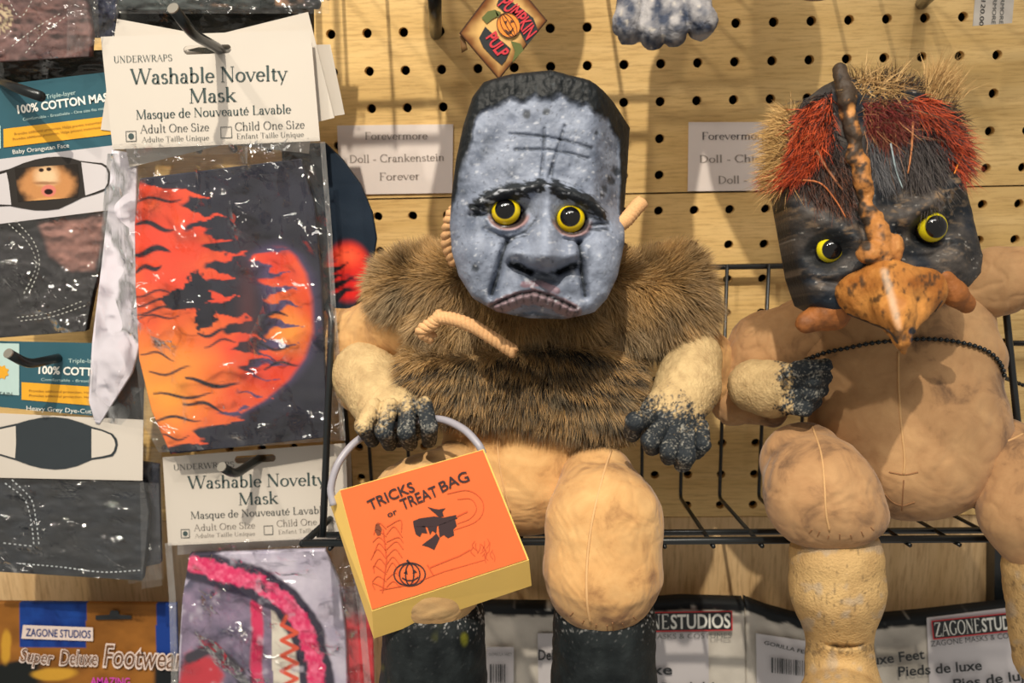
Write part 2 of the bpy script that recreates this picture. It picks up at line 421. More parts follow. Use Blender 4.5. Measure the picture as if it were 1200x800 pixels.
# ---- lettering: a broad-pen roman for serif print, Blender's own face for sans print
def _A(cx, cy, rx, ry, a0, a1): return arc(cx, cy, rx, ry, a0, a1, 14)
def _st(x, y0, y1, s='tb'):
    r = [np.array([[x, y0], [x, y1]])]
    if 'b' in s: r.append(('s', x, y0))
    if 't' in s: r.append(('s', x, y1))
    if 'l' in s: r.append(('h', x, y1))
    return r
def _ln(x0, y0, x1, y1, w=None): return [('w', np.array([[x0, y0], [x1, y1]]), w) if w else np.array([[x0, y0], [x1, y1]])]
SERIF = {
 'U': (.70, _st(.14, .22, .68, 't')+[_A(.35, .22, .21, .22, 180, 360)]+_ln(.56, .22, .56, .68, .03)+[('s', .56, .68)]),
 'N': (.74, _ln(.13, 0, .13, .68, .03)+[('s', .13, 0), ('s', .60, .68)]+_ln(.13, .68, .60, 0, .09)+_ln(.60, 0, .60, .68, .03)+[('h', .13, .68)]),
 'D': (.72, _st(.15, 0, .68)+[_A(.22, .34, .40, .34, -90, 90)]),
 'E': (.60, _st(.15, 0, .68)+_ln(.15, .67, .52, .67)+_ln(.15, .35, .42, .35)+_ln(.15, .01, .54, .01)+_ln(.52, .57, .52, .68, .03)+_ln(.54, 0, .54, .12, .03)),
 'R': (.66, _st(.15, 0, .68)+[_A(.25, .51, .23, .17, -90, 90)]+_ln(.30, .34, .60, 0, .08)+[('s', .60, 0)]+_ln(.15, .67, .27, .67)+_ln(.15, .345, .27, .345)),
 'W': (.98, _ln(.06, .68, .28, 0, .085)+_ln(.28, 0, .48, .68, .03)+_ln(.48, .68, .70, 0, .085)+_ln(.70, 0, .92, .68, .03)+[('s', .06, .68), ('s', .48, .68), ('s', .92, .68)]),
 'A': (.70, _ln(.08, 0, .34, .68, .03)+_ln(.34, .68, .62, 0, .085)+_ln(.19, .25, .50, .25)+[('s', .08, 0), ('s', .62, 0)]),
 'P': (.60, _st(.15, 0, .68)+[_A(.25, .50, .25, .18, -90, 90)]+_ln(.15, .67, .27, .67)+_ln(.15, .325, .27, .325)),
 'S': (.54, [_A(.26, .51, .16, .16, 30, 265), _A(.27, .17, .19, .17, 90, -150)]+_ln(.41, .52, .41, .66, .03)+_ln(.08, .04, .08, .20, .03)),
 'M': (.88, _ln(.13, 0, .15, .68, .03)+_ln(.15, .68, .43, .02, .085)+_ln(.43, .02, .72, .68, .03)+_ln(.73, .68, .75, 0, .085)+[('s', .13, 0), ('s', .75, 0), ('h', .15, .68), ('s', .74, .68)]),
 'L': (.56, _st(.15, 0, .68)+_ln(.15, .01, .52, .01)+_ln(.52, 0, .52, .14, .03)),
 'T': (.64, _st(.32, 0, .68, 'b')+_ln(.05, .67, .59, .67)+_ln(.05, .55, .05, .68, .03)+_ln(.59, .55, .59, .68, .03)),
 'O': (.74, [_A(.37, .34, .30, .34, 0, 360)]),
 'C': (.66, [_A(.38, .34, .31, .34, 40, 320)]+_ln(.61, .50, .61, .66, .03)),
 'F': (.56, _st(.15, 0, .68)+_ln(.15, .67, .52, .67)+_ln(.15, .35, .40, .35)+_ln(.52, .55, .52, .68, .03)),
 'a': (.44, _st(.31, .05, .30, '')+[_A(.20, .29, .11, .13, 0, 165), _A(.19, .12, .12, .12, 70, 350), _A(.37, .06, .06, .06, 180, 300)]),
 'b': (.50, _st(.12, 0, .70, 'l')+[_A(.24, .21, .18, .21, -150, 150)]),
 'c': (.42, [_A(.24, .21, .17, .21, 45, 310)]),
 'd': (.52, _st(.38, .0, .70, 'bl')+[_A(.25, .21, .18, .21, 30, 330)]),
 'e': (.44, [_A(.23, .21, .17, .21, 0, 320)]+_ln(.07, .23, .40, .23)),
 'f': (.34, _st(.14, 0, .54, 'b')+[_A(.24, .54, .10, .14, 180, 50)]+_ln(.03, .42, .27, .42)),
 'h': (.54, _st(.12, 0, .70, 'bl')+[_A(.27, .27, .14, .15, 180, 0)]+_st(.41, 0, .27, 'b')),
 'i': (.26, _st(.13, 0, .42, 'bl')+[_A(.12, .58, .025, .025, 0, 360)]),
 'k': (.52, _st(.12, 0, .70, 'bl')+_ln(.13, .18, .40, .42, .03)+_ln(.22, .25, .45, 0, .08)+[('s', .45, 0), ('s', .40, .42)]),
 'l': (.26, _st(.13, 0, .70, 'bl')),
 'm': (.82, _st(.12, 0, .42, 'bl')+[_A(.26, .27, .13, .15, 180, 0)]+_st(.39, 0, .27, 'b')+[_A(.54, .27, .14, .15, 180, 0)]+_st(.68, 0, .27, 'b')),
 'n': (.54, _st(.12, 0, .42, 'bl')+[_A(.27, .27, .14, .15, 180, 0)]+_st(.41, 0, .27, 'b')),
 'o': (.48, [_A(.24, .21, .19, .21, 0, 360)]),
 'q': (.50, _st(.38, -.22, .42, 'b')+[_A(.24, .21, .18, .21, 30, 330)]),
 'r': (.38, _st(.12, 0, .42, 'bl')+[_A(.27, .27, .14, .14, 180, 60)]),
 's': (.36, [_A(.18, .32, .10, .10, 30, 265), _A(.18, .11, .12, .11, 90, -150)]),
 't': (.32, _st(.14, .10, .54, '')+[_A(.23, .10, .09, .10, 180, 320)]+_ln(.03, .42, .27, .42)),
 'u': (.54, _st(.12, .14, .42, 'l')+[_A(.25, .14, .13, .14, 180, 360)]+_st(.40, 0, .42, 'bl')),
 'v': (.48, _ln(.06, .42, .24, 0, .075)+_ln(.24, 0, .42, .42, .03)+[('s', .06, .42), ('s', .42, .42)]),
 'y': (.48, _ln(.06, .42, .25, 0, .075)+_ln(.42, .42, .16, -.20, .03)+[('s', .06, .42), ('s', .42, .42)]),
 'z': (.42, _ln(.06, .41, .36, .41)+_ln(.36, .42, .06, 0, .07)+_ln(.06, .01, .37, .01)+_ln(.37, 0, .37, .09, .03)),
 '-': (.34, _ln(.06, .20, .28, .20, .05)), ' ': (.26, []),
}
SERIF['é'] = (.44, SERIF['e'][1]+_ln(.20, .48, .30, .60, .04))
def serif_polys(s, wt=1.0):
    x = 0; out = []
    for ch in s:
        w, st = SERIF[ch]
        for k in st:
            if isinstance(k, tuple) and k[0] == 's': out.append(np.array([[k[1]-.085, k[2]-.014], [k[1]+.085, k[2]-.014], [k[1]+.085, k[2]+.014], [k[1]-.085, k[2]+.014]])+[x, 0]); continue
            if isinstance(k, tuple) and k[0] == 'h': out.append(np.array([[k[1]-.09, k[2]-.035], [k[1]+.03, k[2]-.02], [k[1]+.03, k[2]+.012], [k[1]-.09, k[2]-.01]])+[x, 0]); continue
            if isinstance(k, tuple): pts, wd_ = k[1], k[2]*wt
            else:
                pts = k; t = np.gradient(pts, axis=0); t /= np.hypot(*t.T)[:, None]+1e-9
                wd_ = (.030+.055*np.abs(t[:, 1])**1.4)*wt
            out += [q+[x, 0] for q in strip_poly(pts, wd_)]
        x += w
    return out, x
_sans = {}
def sans_mesh(s, bold=0.0, shear=0.0):
    key = (s, bold, shear)
    if key not in _sans:
        c = bpy.data.curves.new('t', 'FONT'); c.body = s; c.size = 1; c.offset = bold; c.shear = shear; c.resolution_u = 3; c.fill_mode = 'FRONT'
        o = bpy.data.objects.new('t', c); me = o.to_mesh()
        V = np.array([v.co[:2] for v in me.vertices]); Fc = [tuple(p.vertices) for p in me.polygons]
        o.to_mesh_clear(); bpy.data.objects.remove(o); bpy.data.curves.remove(c)
        _sans[key] = (V, Fc)
    return _sans[key]
def text(s, a, b, cap, Y, mat, parent, serif=False, bold=0.0, shear=0.0, off=.0004, wt=1.0, Yf=None, bow=0.0, name='printed_text', tall=0.0):
    """lettering whose baseline runs from photo point a to b, capitals cap pixels high"""
    a, b = np.asarray(a, float), np.asarray(b, float); d = b-a; L = np.hypot(*d); e = d/L; nrm = np.array([e[1], -e[0]])
    if serif:
        polys, W = serif_polys(s, wt); V = np.vstack(polys); Fc = []; n = 0
        for p in polys: Fc.append(tuple(range(n, n+len(p)))); n += len(p)
        ch = .68; x0, x1 = 0, W
    else:
        V, Fc = sans_mesh(s, bold, shear); ch = .70; x0, x1 = V[:, 0].min(), V[:, 0].max()
    u = (V[:, 0]-x0)/(x1-x0); v = V[:, 1]/ch*cap*(1+tall*u)+bow*4*u*(1-u)
    px = a+u[:, None]*d+v[:, None]*nrm
    Yv = (Y if Yf is None else Yf(px[:, 0], px[:, 1]))-off
    return build(name, P(px[:, 0], px[:, 1], Yv), Fc, mat, parent)
# ================================================================ the setting
M_peg = wood('pegboard_wood', (216, 180, 116), (234, 200, 138), (166, 126, 72), 'X', 13, 42)
M_low = wood('plank_wood', (204, 170, 122), (224, 192, 146), (150, 112, 70), 'Z', 11, 34)
M_back = plain('backing_board', (40, 30, 22), .8)
M_wire = plain('black_wire_coating', (22, 27, 30), .32, spec=.6)
M_hook = plain('hook_steel', (38, 42, 44), .28, metal=.5)
M_hookend = plain('hook_cut_end', (150, 146, 138), .35, metal=.6)

def quad_xz(x0, x1, z0, z1, y0, y1):
    c = [(x0, y0, z1), (x1, y0, z1), (x1, y0, z0), (x0, y0, z0)]
    return box_quad(c, y1-y0)
v, f = quad_xz(-.62, .56, -.62, .46, .022, .03)
wall_back = build('wall_back', v, f, M_back); tag(wall_back, 'dark wall behind the tan pegboard panels', 'wall', kind='structure')
PIT = .0254
def peg_panel(j0, j1, top_extra, bot_extra):
    V = []; Fc = []; nseg = 16; rad = .0032; th = .0055
    def ring(cx, cz, hx, zt, zb):
        b = len(V); pts = []
        for k in range(nseg):
            a = 2*math.pi*(k+.5)/nseg; c, s = math.cos(a), math.sin(a); m = max(abs(c), abs(s)); x, z = c/m*hx, s/m
            pts.append((cx+x, 0.0, cz+(z*zt if z > 0 else z*zb)))
        # corners exact
        V.extend(pts)
        for y in (0.0, .0006, th):
            for k in range(nseg):
                a = 2*math.pi*(k+.5)/nseg; r = rad*(1.08 if y == 0 else 1.0); V.append((cx+r*math.cos(a), y, cz+r*math.sin(a)))
        for l in range(3):
            for k in range(nseg):
                k2 = (k+1) % nseg; Fc.append((b+l*nseg+k, b+(l+1)*nseg+k, b+(l+1)*nseg+k2, b+l*nseg+k2))
        # fill square corners
    for j in range(j0, j1+1):
        cz = -(j-8)*PIT; zt = PIT/2+(top_extra if j == j0 else 0); zb = PIT/2+(bot_extra if j == j1 else 0)
        for i in range(-18, 28):
            cx = (i-6)*PIT; ring(cx, cz, PIT/2, zt, zb)
            b = len(V)
            for sx, sz in ((1, 1), (-1, 1), (-1, -1), (1, -1)):
                zz = zt if sz > 0 else zb; t = math.tan(math.pi/nseg); m = len(V)
                a1 = math.pi/nseg*3; # neighbours of the corner on the square rim
                kx = math.sin(a1)/math.cos(a1)
                V.extend([(cx+sx*PIT/2, 0, cz+sz*zz), (cx+sx*PIT/2, 0, cz+sz*zz*kx), (cx+sx*PIT/2*kx, 0, cz+sz*zz)])
                Fc.append((m, m+1, m+2) if sx*sz < 0 else (m, m+2, m+1))
    # back and rim
    x0, x1 = (-18-6-.5)*PIT, (27-6+.5)*PIT; z1 = -(j0-8)*PIT+PIT/2+top_extra; z0 = -(j1-8)*PIT-PIT/2-bot_extra; m = len(V)
    V.extend([(x0, 0, z0), (x1, 0, z0), (x1, 0, z1), (x0, 0, z1), (x0, th, z0), (x1, th, z0), (x1, th, z1), (x0, th, z1)])
    Fc += [(m, m+4, m+5, m+1), (m+1, m+5, m+6, m+2), (m+2, m+6, m+7, m+3), (m+3, m+7, m+4, m)]
    return build('pegboard_panel', V, Fc, M_peg, wall_back)
peg_panel(-9, 5, 0, -.0006)
peg_panel(6, 15, -.0006, -.003)
v, f = quad_xz(-.62, .56, -.62, -.1895, .003, .012)
wl = build('wall_lower', v, f, M_low); tag(wl, 'vertical-grained wooden wall panel under the pegboard', 'wall', kind='structure')

# ---------------------------------------------------------------- wire shelf
def wire(name, pts, r, parent, seg=8, rad=.004, mat=None):
    p = round_path(pts, rad) if len(pts) > 2 else np.array(pts, float)
    v, f = tube(p, r, seg); return build(name, v, f, mat or M_wire, parent, smooth=True)
SX0, SX1, SZB, SZF, SYF, SYB = -.1585, .296, -.1655, -.1315, -.150, -.012
def wire_shelf(dx, dz, label, x0=SX0, x1=SX1, top=.0114):
    r = empty('wire_shelf', (dx+(x0+x1)/2, 0, SZB+dz), label, 'shelf', 'black wire shelves on the pegboard')
    o = np.array([dx, 0, dz]); T = lambda *a: o+np.array(a)
    wire('rail', [T(x0, SYB, top), T(x1, SYB, top)], .0021, r)
    wire('rail', [T(x0, SYF-.002, SZF-.001), T(x1, SYF-.002, SZF-.001)], .0024, r)
    yb = SYF+.032; zb = SZF+(SZB-SZF)*(.032/(SYB-SYF))-.004
    wire('rail', [T(x0, yb, zb), T(x1, yb, zb)], .0021, r)
    k = -8
    while True:
        x = .0942+.02945*k; k += 1
        if x < x0+.006: continue
        if x > x1-.006: break
        wire('wire', [T(x, SYB-.002, top+.002), T(x, SYB-.002, SZB), T(x, SYF-.004, SZF-.004)], .0014, r, 6, .006)
    for x in (x0, x1):
        s = 1 if x == x0 else -1
        wire('side_wire', [T(x+s*.001, SYB, top-.03), T(x+s*.013, -.095, top-.006), T(x+s*.016, -.1, top-.014), T(x+s*.012, SYF+.001, SZF+.002)], .0022, r, 8, .006)
        wire('side_wire', [T(x, SYB, top), T(x, SYB, SZB), T(x, SYF-.003, SZF-.001)], .0022, r, 8, .006)
    return r
shelf = wire_shelf(0, 0, 'black wire shelf the two stuffed dolls are sitting on')
wire_shelf(.0, .392, 'black wire shelf higher on the pegboard, just past the top edge of the picture')
# neighbouring shelf end on the right
r = empty('wire_shelf', P(1230, 403, -.012), 'short end of another black wire shelf at the right edge beside the bird doll', 'shelf', 'black wire shelves on the pegboard')
wire('rail', [P(1184, 402, -.012), P(1290, 402, -.012)], .0021, r)
wire('rail', [P(1260, 402, -.012), P(1260, 600, -.012)], .0016, r)
# upright below
v, f = box_quad(P([1166, 1222, 1222, 1163], [640, 640, 860, 860], -.012), .014)
up_ = build('shelf_upright', v, f, M_wire); tag(up_, 'black metal upright on the wooden wall below the right end of the shelf', 'upright')

# ---------------------------------------------------------------- hooks
def hook(px, label, r=.0031, cut=True):
    """steel peg hook through photo points (x,y,Y), wall end first"""
    pts = [P(*a) for a in px]; o = empty('peg_hook', pts[0], label, 'hook', 'steel peg hooks')
    wire('rod', pts, r, o, 10, .008, M_hook)
    if cut:
        d = pts[-1]-pts[-2]; d /= np.linalg.norm(d); v, f = tube([pts[-1]-d*.0003, pts[-1]+d*.0006], r*1.03, 12); build('cut_end', v, f, M_hookend, o)
    return o
hook([(262, 70, .002), (258, 58, -.10), (226, 40, -.145), (203, 10, -.163)], 'bent steel hook through the slot of the flame mask header card')
hook([(-30, 80, .002), (5, 98, -.09), (48, 113, -.12)], 'dark hook at the left edge over the orangutan mask card', cut=False)
hook([(76, 418, .002), (70, 419, -.088), (33, 427, -.118), (10, 414, -.132)], 'bent steel hook in front of the heavy grey mask card')
hook([(312, 540, .002), (306, 536, -.078), (275, 556, -.112), (260, 547, -.124)], 'bent steel hook through the slot of the shark mask header card')
hook([(511, 40, .002), (510, 22, -.05), (509, -14, -.10)], 'black hook hanging into the top edge left of the diamond tag', cut=False, r=.0042)
hook([(1080, 4, .002), (1090, -6, -.06), (1100, -22, -.10)], 'dark hook tip at the top edge above the bird doll', cut=False, r=.0042)
# ================================================================ doll materials
def cloth_mat(name, base, dark, pale):
    m, nt, b = mat_new(name); tc = node(nt, 'ShaderNodeTexCoord')
    n1 = node(nt, 'ShaderNodeTexNoise', i_Scale=55.0, i_Detail=5.0, i_Roughness=.6, i_Distortion=.5); n2_ = node(nt, 'ShaderNodeTexNoise', i_Scale=19.0, i_Detail=3.0)
    n3 = node(nt, 'ShaderNodeTexNoise', i_Scale=1500.0, i_Detail=2.0)
    n4 = node(nt, 'ShaderNodeTexNoise', i_Scale=28.0, i_Detail=2.0, i_Distortion=1.5)
    for n in (n1, n2_, n3, n4): nt.links.new(tc.outputs['Object'], n.inputs['Vector'])
    r = node(nt, 'ShaderNodeValToRGB'); e = r.color_ramp.elements
    e[0].position = .36; e[0].color = (*lin(dark), 1); e[1].position = .64; e[1].color = (*lin(pale), 1)
    k = e.new(.47); k.color = (*lin(base), 1)
    mx = node(nt, 'ShaderNodeMath', operation='ADD'); ml = node(nt, 'ShaderNodeMath', operation='MULTIPLY'); ml.inputs[1].default_value = .5
    nt.links.new(n1.outputs['Fac'], mx.inputs[0]); nt.links.new(n2_.outputs['Fac'], mx.inputs[1]); nt.links.new(mx.outputs[0], ml.inputs[0])
    nt.links.new(ml.outputs[0], r.inputs['Fac']); nt.links.new(r.outputs['Color'], b.inputs['Base Color'])
    bp = node(nt, 'ShaderNodeBump', i_Strength=.25, i_Distance=.0004); nt.links.new(n3.outputs['Fac'], bp.inputs['Height'])
    b2 = node(nt, 'ShaderNodeBump', i_Strength=.6, i_Distance=.005); nt.links.new(n4.outputs['Fac'], b2.inputs['Height']); nt.links.new(bp.outputs['Normal'], b2.inputs['Normal'])
    nt.links.new(b2.outputs['Normal'], b.inputs['Normal'])
    b.inputs['Roughness'].default_value = .85; b.inputs['Specular IOR Level'].default_value = .2; b.inputs['Sheen Weight'].default_value = .15
    return m
M_cloth = cloth_mat('stuffed_muslin', (194, 150, 98), (134, 96, 62), (212, 172, 118))
M_cloth2 = cloth_mat('stuffed_muslin_grubby', (174, 134, 94), (106, 80, 60), (194, 154, 110))
M_paint = painted('brushed_paint', .58, .3, .5, 420, .0009, .16)
M_rubber = painted('speckled_rubber', .75, .3, .8, 700, .0009, .12)
M_eye = painted('glass_eye', .06, .6, 0, mul=0)
M_fur = painted('fur_fibre', .6, .3, 0, 300, mul=.1)
M_rope = plain('hemp_rope', (206, 160, 112), .85, var=.25, scale=900, bump=.5, bscale=1200)
M_seam = plain('muslin_seam', (206, 164, 114), .9, var=.12)
M_crease = plain('dark_seam_thread', (112, 82, 58), .9, var=.2)
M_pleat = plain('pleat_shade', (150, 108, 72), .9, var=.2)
M_boot = painted('worn_black_rubber', .6, .22, .4, 350, .0008, .3)

def blob_part(name, B, mat, parent, colfn=None, disp=0.0, dscale=.006, seed=1, fold=0.0, groove=None):
    V, Q = B.mesh()
    if groove:
        N = vnormals(V, Q); gx_, gy_ = w2px(q2w(V))
        for pts, wd_, dp in groove: V = V-N*(dp*.5e-3*np.exp(-(pdist(gx_, gy_, pts)[0]/wd_)**2)*(N[:, 2] > 0))[:, None]
    if fold:
        N = vnormals(V, Q); p_ = V/.020+.35*np.stack([vnoise(V/.012, 3), vnoise(V/.012, 4), vnoise(V/.012, 5)], 1)
        V = V-N*(fold*.5e-3*((1-np.abs(vnoise(p_, seed+30)))**7+.6*(1-np.abs(vnoise(p_*1.9, seed+40)))**7))[:, None]
    if disp:
        N = vnormals(V, Q); V = V+N*(disp*.5e-3*fbm(V/dscale, seed, 3))[:, None]
    W = q2w(V); c = None
    if colfn is not None:
        x, y = w2px(W); c = colfn(x, y, W)
    o = build(name, W, Q, mat, parent, smooth=True, col=c)
    return o, W, Q
def mixc(a, b, t):
    t = np.asarray(t)[..., None]; return np.asarray(a)*(1-t)+np.asarray(b)*t
def rope(name, pts, r, parent, twist=26):
    """two-strand twisted rope along photo points (x,y,Y)"""
    c = smooth_line([P(*a) for a in pts], 60); t = np.gradient(c, axis=0); t /= np.linalg.norm(t, axis=1)[:, None]
    x = np.cross(t, FW); x /= np.linalg.norm(x, axis=1)[:, None]; y = np.cross(t, x); ph = np.linspace(0, twist, 60)[:, None]; parts = []
    for k in range(3):
        a = ph+k*2.094; parts.append(tube(c+(x*np.cos(a)+y*np.sin(a))*r*.5, r*.62, 6))
    v, f = merge(parts); return build(name, v, f, M_rope, parent, smooth=True)
def eyeball(x, y, Y, r, look, ring, parent, ring_in=.70, name='eyeball'):
    """glass eye with a yellow ring and a black pupil; look = offset of the gaze in photo pixels"""
    q, s = Blob.c(x, y, Y); n1, n2_ = 40, 48; V = []; Fc = []
    g = np.array([look[0], -look[1], r*1.0]); g /= np.linalg.norm(g)
    a = np.cross([0, 1, 0], g); a /= np.linalg.norm(a); b = np.cross(g, a); C = []
    for i in range(n1+1):
        th = math.pi*i/n1
        for j in range(n2_):
            p = 2*math.pi*j/n2_; d = g*math.cos(th)+(a*math.cos(p)+b*math.sin(p))*math.sin(th); V.append(q+d*r*s)
            st = math.sin(th) if th < math.pi/2 else 1
            C.append(lin((14, 14, 16)) if st < ring_in else lin(ring) if st < .985 and th < 1.5 else lin((60, 48, 30)))
    for i in range(n1):
        for j in range(n2_): Fc.append((i*n2_+j, (i+1)*n2_+j, (i+1)*n2_+(j+1) % n2_, i*n2_+(j+1) % n2_))
    return build(name, q2w(np.array(V)), Fc, M_eye, parent, smooth=True, col=np.array(C))
def head_mesh(x0, x1, y0, y1, Zf, depth, Hfn, poly, k=26, h=1.45, kb=30):
    """head as an implicit solid: front relief Hfn(x,y) in pixels, outline poly, rounded together"""
    s = Zf/FPX; xs = np.arange(x0, x1, h); ys = np.arange(y0, y1, h); ws = np.arange(-depth-10, 62, h)
    X, Y = np.meshgrid(xs, ys, indexing='ij')
    sd = sdpoly(X, Y, poly).astype(np.float32)[:, :, None]; H = Hfn(X, Y).astype(np.float32)[:, :, None]; w = ws.astype(np.float32)[None, None, :]
    def smax(a, b, k):
        hh = np.clip(.5+.5*(a-b)/k, 0, 1); return b+(a-b)*hh+k*hh*(1-hh)
    a = smax((w-H)*.8, sd+k*.18, k); a = smax(a, -(w+depth), kb)
    V, Q = surfnet(a, (0, 0, 0), 1.0)
    x = x0+V[:, 0]*h; y = y0+V[:, 1]*h; ww = ws[0]+V[:, 2]*h
    q = np.stack([(x-600)*s, (400-y)*s, -Zf+ww*s], 1)
    return x, y, ww, q2w(q), Q[:, ::-1]
G = lambda X, Y, cx, cy, rx, ry, h: h*np.exp(-((X-cx)/rx)**2-((Y-cy)/ry)**2)
def LG(X, Y, pts, w, h):
    d, t = pdist(X, Y, pts); return h*np.exp(-(d/w)**2)

# ================================================================ grey-faced monster doll
D1 = empty('monster_doll', P(610, 600, -.12), 'stuffed doll with square grey sad face, fur vest and black boots', 'doll')
# ---- head
Yf1 = -.200; Zf1 = Zof(632, 250, Yf1)
out1 = np.array([(566, 101), (600, 92), (645, 88), (690, 99), (722, 115), (749, 137), (746, 165), (743, 205), (739, 245), (734, 285), (725, 325), (712, 352), (697, 368),
                 (665, 375), (620, 374), (580, 366), (552, 350), (536, 325), (527, 295), (524, 262), (527, 228), (532, 190), (541, 150), (552, 118)], float)
out1 = (out1-[600, 400])*1.040+[600, 400]
LB = [(556, 243), (572, 233), (595, 226), (618, 223), (633, 218)]; RB = [(650, 221), (668, 228), (688, 236), (706, 248)]
CRL = [(594, 284), (588, 300), (583, 322), (576, 344)]; CRR = [(679, 284), (681, 305), (684, 328), (687, 346)]
MOUTH = [(574, 359), (590, 352), (608, 345), (626, 342), (644, 347), (660, 354), (674, 361)]
FL = [[(638, 150), (637, 180), (633, 214)], [(662, 146), (655, 170), (648, 192), (641, 214)], [(598, 156), (640, 160), (668, 165), (694, 172)], [(604, 175), (640, 175), (665, 179), (690, 184)], [(648, 192), (646, 214)]]
def hair1(X, Y):
    nz = 7*n2(X, Y, 9, 9, 3, 3)-7*np.abs(np.sin(X/9.5))+3
    top = np.interp(X, [540, 566, 585, 620, 660, 690, 715, 735, 750], [150, 128, 119, 113, 112, 122, 137, 150, 160])
    m = sstep(4, -4, Y-top+nz)
    xl = np.interp(Y, [100, 140, 190, 230, 245], [575, 556, 542, 533, 524]); xr = np.interp(Y, [120, 150, 200, 240, 262], [728, 733, 735, 734, 738])
    ml = sstep(3, -3, X-xl+nz*.5)*sstep(252, 225, Y); mr = sstep(-3, 3, X-xr-nz*.3)*sstep(268, 240, Y)
    return np.maximum(m, np.maximum(ml, mr))
def H1(X, Y):
    H = -((X-628)/100)**2*12-np.clip((215-Y)/120, 0, 1.3)**2*6
    sp = np.log1p(np.exp(np.clip((X-(700-.06*(Y-150)))/4, -30, 30)))*4
    H = H-sp*1.5*sstep(285, 230, Y)-sp*.35*sstep(230, 285, Y)
    spl = np.log1p(np.exp(np.clip((556-X)/6, -30, 30)))*6; H = H-spl*.8
    H = H-sstep(338, 385, Y)*16
    H = H+hair1(X, Y)*(5+2.5*n2(X, Y, 5, 12, 9))
    H = H+LG(X, Y, LB, 8, 13)+LG(X, Y, RB, 8, 13)+(LG(X, Y, LB, 7, 3)+LG(X, Y, RB, 7, 3))*n2(X+.5*Y, Y-.4*X, 9, 2.6, 4)+G(X, Y, 641, 222, 8, 12, 7)
    H = H+G(X, Y, 597, 249, 25, 14, -30)+G(X, Y, 670, 257, 23, 14, -30)
    for cx, cy in ((594, 249), (668, 257)):
        rr = np.hypot((X-cx)/1.15, Y-cy); H = H+8*np.exp(-((rr-20.5)/3.2)**2)*sstep(-8, 8, Y-cy)
    H = H+LG(X, Y, [(548, 240), (566, 244)], 2.2, -5)+LG(X, Y, [(550, 250), (570, 250)], 2.2, -5)+LG(X, Y, [(694, 262), (716, 258)], 2.2, -5)+LG(X, Y, [(692, 268), (716, 266)], 2.2, -5)
    H = H+LG(X, Y, [(568, 268), (596, 281), (618, 272), (628, 256)], 3, -6)+LG(X, Y, [(648, 262), (660, 280), (684, 282), (696, 272)], 3, -5)
    d, t = pdist(X, Y, [(641, 226), (641, 250), (639, 278), (637, 302)]); ct = sstep(318, 309, Y-4*np.exp(-((X-638)/16)**2)); H = H+(10+34*t)*np.exp(-(d/(7+15*t))**2)*ct
    H = H+(G(X, Y, 638, 305, 20, 11, 12)+G(X, Y, 604, 298, 14, 11, 26)+G(X, Y, 673, 299, 13, 11, 26))*ct
    H = H+LG(X, Y, [(598, 309), (610, 313), (622, 318)], 3.5, -18)+LG(X, Y, [(654, 318), (664, 314), (676, 310)], 3.5, -18)+G(X, Y, 637, 327, 18, 6, -10)
    H = H+LG(X, Y, CRL, 4, -15)+LG(X, Y, CRR, 4, -15)+G(X, Y, 556, 300, 24, 30, 16)+G(X, Y, 708, 302, 20, 30, 13)+G(X, Y, 605, 330, 13, 10, 7)+G(X, Y, 665, 332, 13, 10, 7)
    H = H+LG(X, Y, [(x, y+4) for x, y in MOUTH], 9, 13)+LG(X, Y, [(612, 333), (634, 330), (652, 340)], 6, 6)
    H = H+LG(X, Y, MOUTH, 2.4, -9)
    d, t = pdist(X, Y, [(x, y+5) for x, y in MOUTH]); H = H-3.5*np.exp(-(d/7)**2)*(np.abs(np.sin(t*36))**8)
    H = H+LG(X, Y, [(585, 369), (625, 364), (670, 372)], 4, -7)
    for l in FL: H = H+LG(X, Y, l, 1.8, -3.5)
    for cx, cy, r in ((557, 314, 6), (712, 215, 5), (722, 204, 5), (728, 190, 5), (700, 152, 4), (600, 140, 6)): H = H+G(X, Y, cx, cy, r, r, -3)
    H = H+1.6*n2(X, Y, 6, 6, 1, 4)+3.0*n2(X, Y, 30, 30, 2, 2)
    return H
x, y, w, W, Q = head_mesh(495, 775, 62, 402, Zf1, 120, H1, out1, k=13)
# paint: brushed blue-grey over black
gx = x; gy = y
pal = 5*n2(gx, gy, 14, 14, 5, 4)
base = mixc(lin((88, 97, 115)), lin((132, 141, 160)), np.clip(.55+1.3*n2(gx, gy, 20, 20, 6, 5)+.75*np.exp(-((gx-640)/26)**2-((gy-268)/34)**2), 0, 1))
blk = lin((26, 32, 37)); c = base
hm = hair1(gx, gy); hm = np.maximum(hm, sstep(-78, -92, w)*sstep(255, 225, gy)); 
hc = mixc(lin((15, 20, 24)), lin((56, 64, 70)), np.clip(n2(gx, gy, 4, 7, 8, 3)*2.0-.6, 0, 1)); c = mixc(c, hc, hm)
def stroke(pts, wd, amt=1.0, jag=2.0):
    d, t = pdist(gx, gy, pts); return amt*sstep(wd+1.5, wd-1.5, d+jag*n2(gx+.5*gy, gy-.4*gx, 9, 2.6, 21, 3))
for pts, wd in ((LB, 8), (RB, 8.5)): c = mixc(c, lin((16, 20, 24)), stroke(pts, wd, .97, 9)); c = mixc(c, blk, stroke([(a, b-7) for a, b in pts], 4, .5, 12))
for pts in (CRL, CRR): c = mixc(c, blk, stroke(pts, 1.8, .9))
for pts in FL: c = mixc(c, blk, stroke(pts, .7, .55, 4))
c = mixc(c, lin((126, 104, 108)), stroke([(a, b+5) for a, b in MOUTH], 9, .85, 3)); c = mixc(c, lin((128, 96, 104)), stroke([(614, 334), (634, 331), (652, 341)], 4, .7))
